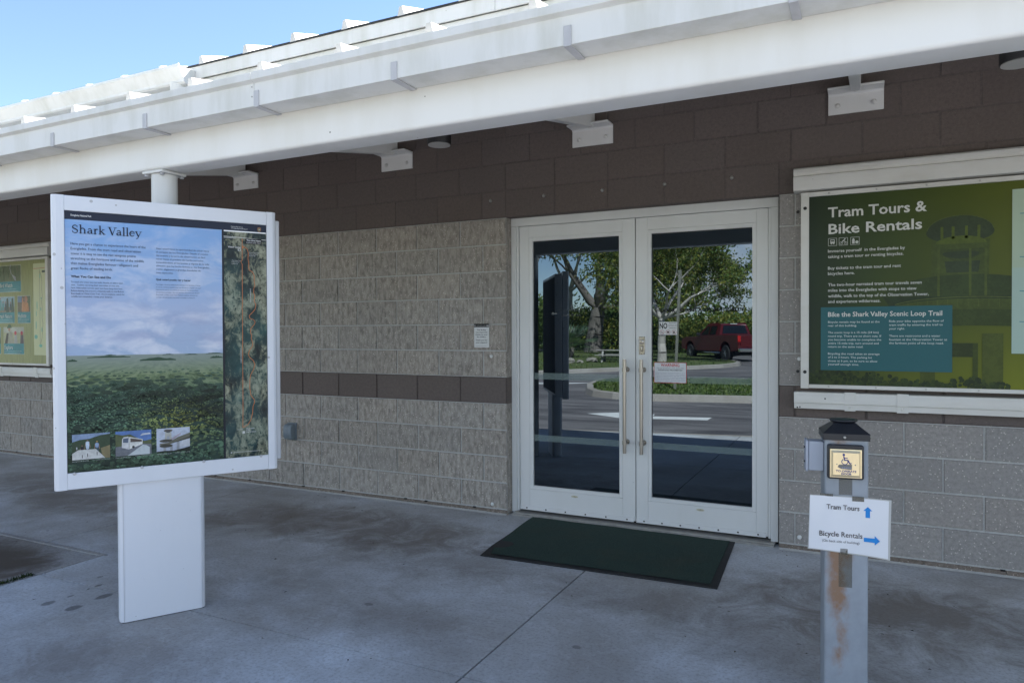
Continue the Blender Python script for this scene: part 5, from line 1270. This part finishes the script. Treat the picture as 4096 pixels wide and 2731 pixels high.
w.text('WARNING', 0, .043, .132, -.0006, (.50, .03, .04), size=.0215, align='C', bold=.02); w.text('Title 18, United States Code, Section 930', 0, .029, .190, -.0006, BK, size=.0065, align='C'); w.text('WEAPONS PROHIBITED', 0, .0135, .172, -.0006, BK, size=.0105, align='C', bold=.01)
for i, l in enumerate(('Federal law prohibits the knowing possession or the', 'causing to be present of firearms or other dangerous', 'weapons in Federal facilities and Federal court', 'facilities by all persons not specifically authorized', 'by Title 18 United States Code, Section 930(c).', 'Violators shall be subject to fine and/or imprisonment', 'for periods up to five (5) years.')):
    w.text(l, -.107, -.0035 - i * .0108, .214 if i < 6 else .124, -.0006, (.22, .20, .30), size=.0062)
w.build('print', M['printmatte'], ws)

ob = empty('outlet_box', (-2.160, 0, 0.5205), 0, 'grey weatherproof outlet cover low on the block wall behind the kiosk', 'outlet')
w = MB(); w.box(-.045, .058, -.016, 0.0, -.078, .078); w.build('back_plate', M['outlet'], ob, bevel=.004)
w = MB(); w.prism([(-.0165, .070), (-.055, .066), (-.072, .045), (-.076, 0), (-.072, -.045), (-.055, -.066), (-.0165, -.072)], 'x', -.040, .052); w.build('cover', M['outlet'], ob, bevel=.006)

# ================================================================== PLANTS, TRUCK AND THINGS ACROSS THE ROAD (seen in the door glass)
def leafquad(mb, p, s, rnd, pal):
    a = Vector((rnd.gauss(0, 1), rnd.gauss(0, 1), rnd.gauss(0, .7))).normalized(); b_ = a.orthogonal().normalized()
    b_ = (Matrix.Rotation(rnd.uniform(0, 6.28), 3, a) @ b_); c_ = a.cross(b_)
    k = rnd.random(); c = pal[int(k * len(pal))]; j = rnd.uniform(.75, 1.25); c = tuple(x * j for x in c)
    l, w_ = s * rnd.uniform(.7, 1.3), s * rnd.uniform(.3, .5)
    mb.face([p - b_ * l, p + c_ * w_, p + b_ * l, p - c_ * w_], 0, c)
GREENS = [(.14, .19, .035), (.10, .16, .035), (.20, .22, .04), (.075, .12, .03), (.27, .25, .05)]
DARKG = [(.085, .145, .035), (.11, .18, .045), (.06, .105, .03), (.17, .21, .05)]
def limb(mb, p, d, r, ln, rnd, depth, tips, up=0.15, wig=.25):
    n = 4; pr = r
    for i in range(n):
        d = (d + Vector((rnd.gauss(0, wig), rnd.gauss(0, wig), rnd.gauss(0, wig) + up)) * .5).normalized()
        p2 = p + d * ln / n; r2_ = pr * .86
        mb.tube(p, p2, pr, r2_, 7, caps=False); p = p2; pr = r2_
        if depth <= 1: tips.append(p.copy())
    if depth > 0:
        for k in range(rnd.choice((2, 3, 3))):
            dd = (d + Vector((rnd.gauss(0, .62), rnd.gauss(0, .62), rnd.gauss(.08, .4)))).normalized()
            limb(mb, p, dd, max(pr * rnd.uniform(.55, .75), .012), ln * rnd.uniform(.6, .85), rnd, depth - 1, tips, up, wig)
    else: tips.append(p.copy())
def tree(name, loc, trunk_r, trunk_h, starts, depth, leaves, lsize, spread, pal, bark, seed, label, cat='tree', group=None, lean=(0, 0, 1)):
    rnd = random.Random(seed)
    t = empty(name, loc, 0, label, cat, group)
    mb = MB(); tips = []
    le = Vector(lean).normalized(); p = Vector((0, 0, -.05)); pr = trunk_r * 1.35
    for i in range(5):
        p2 = Vector((0, 0, 0)) + le * trunk_h * (i + 1) / 5 + Vector((rnd.gauss(0, .03), rnd.gauss(0, .03), 0)); r2_ = trunk_r * (1.15 - .07 * i)
        mb.tube(p, p2, pr, r2_, 12, caps=False); p, pr = p2, r2_
    for (dx, dy, dz, rr, ln) in starts:
        limb(mb, p - le * .05, Vector((dx, dy, dz)).normalized(), trunk_r * rr, ln, rnd, depth, tips)
    mb.build('trunk', bark, t, smooth_all=True)
    cr_ = MB()
    for i in range(leaves):
        b_ = rnd.choice(tips); k = (hash((round(b_.x, 2), round(b_.y, 2))) % 100) / 100
        q_ = b_ + Vector((rnd.gauss(0, spread), rnd.gauss(0, spread), rnd.gauss(0, spread * .65)))
        leafquad(cr_, q_, lsize, rnd, pal)
    cr_.build('crown', M['leaf'], t)
    return t
tree('gumbo_limbo_tree', (-5.9, -27.5, 0), .17, 2.0, ((.95, .1, .55, .7, 1.75), (-.7, .3, .9, .62, 2.2), (.25, -.5, 1, .55, 2.1), (.4, .6, .8, .5, 1.8), (-.3, .8, .7, .45, 2.0), (.9, -.2, .22, .4, 1.6), (-.8, -.5, .3, .4, 2.0)), 3, 22000, .08, .20, GREENS, M['bark'], 21,
     'pale barked spreading tree on the grass island, reflected in the right door')
tree('old_shade_tree', (-14.1, -41.0, 0), .50, 3.0, ((.8, .3, .7, .5, 4.2), (-.8, .2, .7, .5, 4.0), (.2, .6, 1, .5, 4.2), (-.3, -.5, 1, .5, 4.0), (.9, .5, .25, .32, 3.6), (-.5, .8, .4, .35, 3.6), (.6, .9, .15, .3, 3.4)), 3, 34000, .12, .42, GREENS, M['oldbark'], 33,
     'big old grey trunked shade tree behind the picnic table, reflected in the left door', lean=(.12, 0, 1))
tree('shade_tree', (-17.2, -44.5, 0), .26, 4.4, ((.7, .5, .9, .6, 2.7), (-.6, .4, 1, .6, 2.7), (.3, -.6, 1, .55, 2.7), (.9, .7, .35, .45, 2.8)), 3, 9000, .11, .25, GREENS, M['bark'], 12,
     'tall tree with pale forked limbs behind the fan palm, reflected in the left door')
tree('shade_tree', (-17.5, -38.0, 0), .26, 4.2, ((.5, .5, 1, .6, 3.2), (-.6, .4, 1, .6, 3.0), (.2, -.6, 1, .55, 3.0)), 2, 7000, .15, .42, DARKG, M['bark'], 17,
     'tall dark leaved tree at the far left of the left door reflection')
tree('shade_tree', (-10.6, -50.0, 0), .30, 2.6, ((.8, .4, .5, .6, 3.2), (-.8, .4, .6, .6, 3.2), (.2, -.6, 1, .55, 3.2), (.1, .8, .9, .5, 3)), 2, 14000, .16, .75, DARKG, M['oldbark'], 41,
     'dense dark leaved tree behind the old shade tree, seen through the left door reflection')
def shrub(loc, rx, ry, h, leaves, ls, pal, seed, label, group='bushes along the far edge of the lot'):
    rnd = random.Random(seed); t = empty('bush', loc, 0, label, 'bush', group)
    st = MB(); cr_ = MB(); lob = []
    for i in range(max(5, int(rx * 3))):
        a = rnd.uniform(-rx, rx); b_ = rnd.uniform(-ry, ry); hh = h * rnd.uniform(.55, 1) * (1 - .35 * abs(a) / rx); lob.append((a, b_, hh))
        st.tube((a * .8, b_ * .8, -.1), (a, b_, hh * .8), .035, .012, 6, caps=False)
    st.build('stem', M['oldbark'], t)
    for i in range(leaves):
        a, b_, hh = rnd.choice(lob)
        u = rnd.random() ** .6; w_ = h * .24 + .12
        leafquad(cr_, Vector((a + rnd.gauss(0, w_), b_ + rnd.gauss(0, w_ * .8), max(.02, hh * (.06 + .94 * u) + rnd.gauss(0, .12)))), ls, rnd, pal)
    cr_.build('foliage', M['leaf'], t)
    return t
bl = ['dense dark green bush behind the big old tree, left end of the hedge', 'bright green bush between the fan palm and the old tree trunk', 'round dark bush behind the pale tree, left of the pickup', 'tall dark green bush just left of the red pickup',
      'low sunlit green bush behind the pickup cab', 'thin grey green bush behind the pickup bed', 'tall wispy bush at the right end of the hedge', 'dark bush filling the gap right of the old tree']
for i, (x, y, rx, h, n, ls, pal) in enumerate(((-22, -50, 3.5, 5.2, 7000, .19, DARKG), (-16.8, -45.0, 2.0, 3.4, 7000, .13, GREENS), (-12.2, -47.5, 2.2, 3.6, 6000, .16, DARKG), (-6.0, -42, 2.6, 3.4, 6000, .14, GREENS),
        (-3.0, -46, 3.0, 3.2, 6000, .15, GREENS), (0.2, -47, 2.6, 3.6, 2600, .13, [(.09, .12, .06), (.12, .14, .08), (.07, .10, .04)]), (3.6, -47, 2.6, 4.2, 3000, .13, [(.08, .11, .05), (.11, .13, .07), (.06, .10, .035)]), (-17.5, -54, 4.5, 4.0, 6500, .2, DARKG))):
    shrub((x, y, -.1), rx, 1.4, h, n, ls, pal, 50 + i, bl[i])
# distant tree line
rnd = random.Random(77); tl = MB()
for i in range(9000):
    x = rnd.uniform(-70, 40); y_ = -62 + rnd.gauss(0, 3.0); h = 3.8 + 1.0 * sin(x * .37) + .8 * sin(x * 1.1 + 1)
    leafquad(tl, Vector((x, y_, -.1 + abs(h) * rnd.random() ** .7)), .34, rnd, DARKG)
o = tl.build('far_tree_line', M['leaf']); tag(o, 'far dark green tree line behind the parking lot bushes', 'wood', kind='stuff')
# fan palm
fp = empty('fan_palm', (-11.9, -31.3, 0), 0, 'silvery saw palmetto with fan leaves beside the rocks, reflected in the left door', 'palm')
rnd = random.Random(6)
w = MB(); w.tube((0, 0, -.05), (.1, .05, .5), .14, .12, 10); w.tube((-.3, .2, -.05), (-.45, .3, .35), .11, .09, 10); w.build('trunk', M['oldbark'], fp)
w = MB()
for k in range(46):
    az = rnd.uniform(0, 6.283); el = rnd.uniform(-.1, 1.2); d = Vector((cos(az) * cos(el), sin(az) * cos(el), sin(el)))
    L_ = rnd.uniform(.7, 1.15); o_ = Vector((rnd.uniform(-.4, .15), rnd.uniform(0, .3), .4)); hub = o_ + d * L_
    side = d.cross(Vector((0, 0, 1))).normalized(); up_ = side.cross(d)
    w.face([o_ - side * .012, o_ + side * .012, hub + side * .008, hub - side * .008], 0, (.14, .17, .09))
    g_ = rnd.choice(((.17, .23, .16), (.22, .27, .20), (.13, .20, .12)))
    for b_ in range(-8, 9):
        an = b_ * .17; dd = (d * cos(an) + side * sin(an) + up_ * rnd.uniform(-.06, .06)).normalized(); ll = .78 * cos(an * .55) * rnd.uniform(.85, 1.1)
        s2 = dd.cross(up_).normalized() * .026
        w.face([hub, hub + dd * ll * .5 + s2, hub + dd * ll - Vector((0, 0, .06)), hub + dd * ll * .5 - s2], 0, tuple(c * rnd.uniform(.8, 1.2) for c in g_))
w.build('fronds', M['leaf'], fp)
# rocks
for i, (x, y_, r, lab) in enumerate(((-9.75, -24.1, .17, 'small pale limestone rock nearest the fan palm'), (-9.35, -24.6, .24, 'largest pale limestone rock on the grass before the palm'), (-8.9, -24.8, .13, 'smallest pale limestone rock between two larger rocks'), (-8.75, -25.9, .21, 'pale limestone rock nearest the picnic table'))):
    rnd = random.Random(90 + i); w = MB(); vs = []; n1, n2 = 7, 10
    for a in range(n1 + 1):
        for b_ in range(n2):
            th = pi * a / n1; ph = 2 * pi * b_ / n2; k = r * rnd.uniform(.72, 1.12); vs.append((k * sin(th) * cos(ph) * 1.4, k * sin(th) * sin(ph), k * cos(th) * .62 + r * .35))
    w.mesh(vs, [(a * n2 + b_, a * n2 + (b_ + 1) % n2, (a + 1) * n2 + (b_ + 1) % n2, (a + 1) * n2 + b_) for a in range(n1) for b_ in range(n2)])
    o = w.build('rock', M['rock']); o.location = (x, y_, 0); tag(o, lab + ', reflected in the left door', 'rock', 'rocks on the far lawn')
# picnic table
pc = empty('picnic_table', (-7.75, -26.3, 0), rad(-12), 'weathered grey wooden picnic table under the old tree, reflected in the left door', 'table')
pc.scale = (.9, .9, .72)
w = MB()
for k in range(5): w.box(-.95, .95, -.36 + k * .146, -.225 + k * .146, .72, .76)
w.build('tabletop', M['wood'], pc)
for s in (-1, 1):
    w = MB(); w.box(-.95, .95, s * .70 - .13, s * .70 + .13, .42, .46); w.build('seat', M['wood'], pc)
    w = MB(); w.box(s * .66 - .045, s * .66 + .045, -.78, .78, .33, .42); w.build('cross_beam', M['wood'], pc)
    for q_ in (-1, 1):
        w = MB(); x = s * .6; w.mesh([(x - .045, q_ * .58, 0), (x + .045, q_ * .58, 0), (x + .045, q_ * .70, 0), (x - .045, q_ * .70, 0), (x - .045, q_ * .20, .72), (x + .045, q_ * .20, .72), (x + .045, q_ * .32, .72), (x - .045, q_ * .32, .72)], [(0, 1, 5, 4), (1, 2, 6, 5), (2, 3, 7, 6), (3, 0, 4, 7), (4, 5, 6, 7)]); w.build('leg', M['wood'], pc)
# sign post on the near island
sp = empty('sign_post', (-1.65, -12.1, 0), 0, 'thin leaning metal sign post on the grass island, reflected in the right door', 'post')
w = MB(); w.prism([(-.035, -.015), (-.012, -.015), (-.012, .010), (.012, .010), (.012, -.015), (.035, -.015), (.035, -.010), (.017, -.010), (.017, .016), (-.017, .016), (-.017, -.010), (-.035, -.010)], 'z', -.1, 2.86)
w.v = [(x + z * .048, y_, z) for x, y_, z in w.v]; w.build('post', M['signpost'], sp)
w = MB(); w.box(.09, .17, -.030, -.018, 2.66, 2.86); w.build('sign_back', M['signpost'], sp)
# pickup truck
tk = empty('pickup_truck', (-3.05, -32.5, -.148), math.atan2(-2.75, -2.35), 'red crew cab pickup truck parked on the lot, reflected in the right door', 'truck')
P_ = M['carpaint']
def arch(cx, r, z, n=10): return [(cx + r * cos(pi - pi * k / n), z + r * sin(pi - pi * k / n)) for k in range(n + 1)]
# local: +x forward, rear axle at x=0.0 ; near (visible) side is -y or +y alike
WB = 3.65; ZB = .50
low = [(-1.10, ZB + .08)] + [(-.52, ZB)] + arch(0, .50, ZB)[0:] + [(.52, ZB)] + arch(WB, .50, ZB) + [(WB + .52, ZB), (WB + .93, ZB + .06), (WB + .98, .72), (WB + .95, 1.06), (WB + .45, 1.20), (2.75, 1.24), (2.75, 1.30), (.62, 1.30), (.62, 1.33), (-1.15, 1.33), (-1.17, .70)]
w = MB(); w.prism(low, 'y', -.98, .98); w.build('body', P_, tk, bevel=.03, seg=2)
cab = MB()
cb = [(.66, 1.31), (2.78, 1.24), (2.05, 1.86), (1.75, 1.92), (.95, 1.92), (.80, 1.86)]
vs = [(x, -.94 if z < 1.4 else -.76, z) for x, z in cb] + [(x, .94 if z < 1.4 else .76, z) for x, z in cb]
n = len(cb)
cab.mesh(vs, [tuple(range(n)), tuple(range(2 * n - 1, n - 1, -1))] + [(k, (k + 1) % n, n + (k + 1) % n, n + k) for k in range(n)])
cab.build('cab', P_, tk, bevel=.04, seg=2)
for s in (-1, 1):
    def sidept(x, z): tt = (z - 1.31) / .58; return (x, s * (.955 - .185 * tt), z)
    for wn in ([(.98, 1.36), (1.62, 1.35), (1.62, 1.80), (1.02, 1.80)], [(1.70, 1.35), (2.50, 1.33), (2.02, 1.78), (1.70, 1.80)]):
        q3 = MB(); q3.face([sidept(*p) for p in (wn if s < 0 else wn[::-1])]); q3.build('side_window', M['carglass'], tk)
    q3 = MB(); q3.tube((.45, s * .98, .42), (3.05, s * .98, .42), .045, n=10); q3.build('step_bar', M['chrome'], tk)
    q3 = MB(); q3.box(-1.185, -1.10, s * .86 - .10 if s > 0 else -.985, .985 if s > 0 else -.86 + .10, .98, 1.29); q3.build('tail_light', M['lampred'], tk, bevel=.02)
    q3 = MB(); q3.box(2.42, 2.56, s * 1.10 - .10, s * 1.10 + .10, 1.27, 1.45); q3.build('mirror', M['blackpaint'], tk, bevel=.03)
    q3 = MB(); q3.box(WB + .90, WB + .97, s * .78 - .16, s * .78 + .16, .86, 1.05); q3.build('headlight', M['chrome'], tk, bevel=.02)
    for hx_ in (1.50, 2.45): q3 = MB(); q3.box(hx_ - .12, hx_ + .02, s * 1.0 - .015, s * 1.0 + .015, 1.12, 1.16); q3.build('door_handle', P_, tk)
    for ax in (0, WB):
        wh = empty('wheel', (ax, s * .86, .405), parent=tk)
        q3 = MB(); q3.lathe([(.25, -.13), (.38, -.13), (.405, -.10), (.405, .10), (.38, .13), (.25, .13)], (0, 0, 0), 28, d=(0, s, 0)); q3.build('tyre', M['tyre'], wh, angle=40)
        q3 = MB(); q3.lathe([(.25, .06), (.25, .115), (.235, .125), (.225, .08)], (0, 0, 0), 28, d=(0, s, 0))
        for k in range(6):
            a_ = k * pi / 3; q3.tube((.03 * cos(a_), s * .115, .03 * sin(a_)), (.235 * cos(a_), s * .11, .235 * sin(a_)), .030, .022, 6)
        q3.tube((0, s * .06, 0), (0, s * .13, 0), .05, n=12); q3.build('rim', M['rim'], wh, angle=40)
q3 = MB(); q3.face([(.795, -.62, 1.82), (.70, -.74, 1.40), (.70, .74, 1.40), (.795, .62, 1.82)][::-1]); q3.v = [(x - .035, y_, z) for x, y_, z in q3.v]; q3.build('rear_window', M['carglass'], tk)
q3 = MB(); q3.face([(2.10, -.68, 1.82), (2.70, -.84, 1.32), (2.70, .84, 1.32), (2.10, .68, 1.82)]); q3.v = [(x + .04, y_, z + .02) for x, y_, z in q3.v]; q3.build('windscreen', M['carglass'], tk)
q3 = MB(); q3.box(-1.19, -1.165, -.84, .84, .74, 1.31); q3.build('tailgate', P_, tk, bevel=.012)
q3 = MB(); q3.box(-1.30, -1.12, -.95, .95, .50, .68); q3.build('bumper', M['chrome'], tk, bevel=.03)
q3 = MB(); q3.box(-1.195, -1.19, -.17, .17, .52, .66); q3.build('number_plate', M['doorw'], tk)
q3 = MB(); q3.box(.78, .84, -.20, .20, 1.885, 1.915); q3.build('third_brake_light', M['doorw'], tk)
q3 = MB(); q3.box(-1.05, .60, -.86, .86, 1.331, 1.335); q3.build('bed_cover', M['blackpaint'], tk)
q3 = MB(); q3.box(WB + .95, WB + .99, -.62, .62, .72, 1.04); q3.build('grille', M['blackpaint'], tk)
q3 = MB(); q3.box(-.9, WB + .6, -.7, .7, .32, .50); q3.build('chassis', M['gap'], tk)
# grass tuft at the edge of the concrete pad
gt = MB(); rnd = random.Random(2)
for i in range(700):
    u = rnd.random(); x = -1.88 - .05 * rnd.random(); y_ = -2.38 - u * .75; hh = rnd.uniform(.006, .024) * (1.6 if rnd.random() < .05 else 1); a = rnd.uniform(0, pi)
    gt.face([(x - .004 * cos(a), y_ - .004 * sin(a), -.004), (x + .004 * cos(a), y_ + .004 * sin(a), -.004), (x + rnd.uniform(-.02, .03), y_ + rnd.uniform(-.02, .02), hh)], 0, rnd.choice(((.03, .05, .012), (.05, .075, .02), (.02, .035, .01))))
o = gt.build('weed_strip', M['leaf']); tag(o, 'low green weeds along the edge of the dirty concrete pad at lower left', 'weeds', kind='stuff')
# leaf litter on the paving
rnd = random.Random(14); lt = MB()
for i in range(110):
    x = rnd.uniform(-3.5, 3.6); y_ = -rnd.random() ** 1.6 * 2.6 - .04; a = rnd.uniform(0, pi); l = rnd.uniform(.004, .011); z_ = rnd.uniform(.0015, .004)
    if -.3 < x < 1.8 and y_ > -1.0 and .2 < x: continue
    ca, sa = cos(a) * l, sin(a) * l
    lt.face([(x - ca, y_ - sa, z_ * .5), (x + sa * .4, y_ - ca * .4, z_), (x + ca, y_ + sa, z_ * .5), (x - sa * .4, y_ + ca * .4, z_ * 1.4)], 0, rnd.choice(((.05, .04, .03), (.10, .08, .05), (.03, .025, .02))))
o = lt.build('leaf_litter', M['printmatte']); tag(o, 'scattered tiny dry leaf bits lying on the concrete sidewalk', 'litter', kind='stuff')
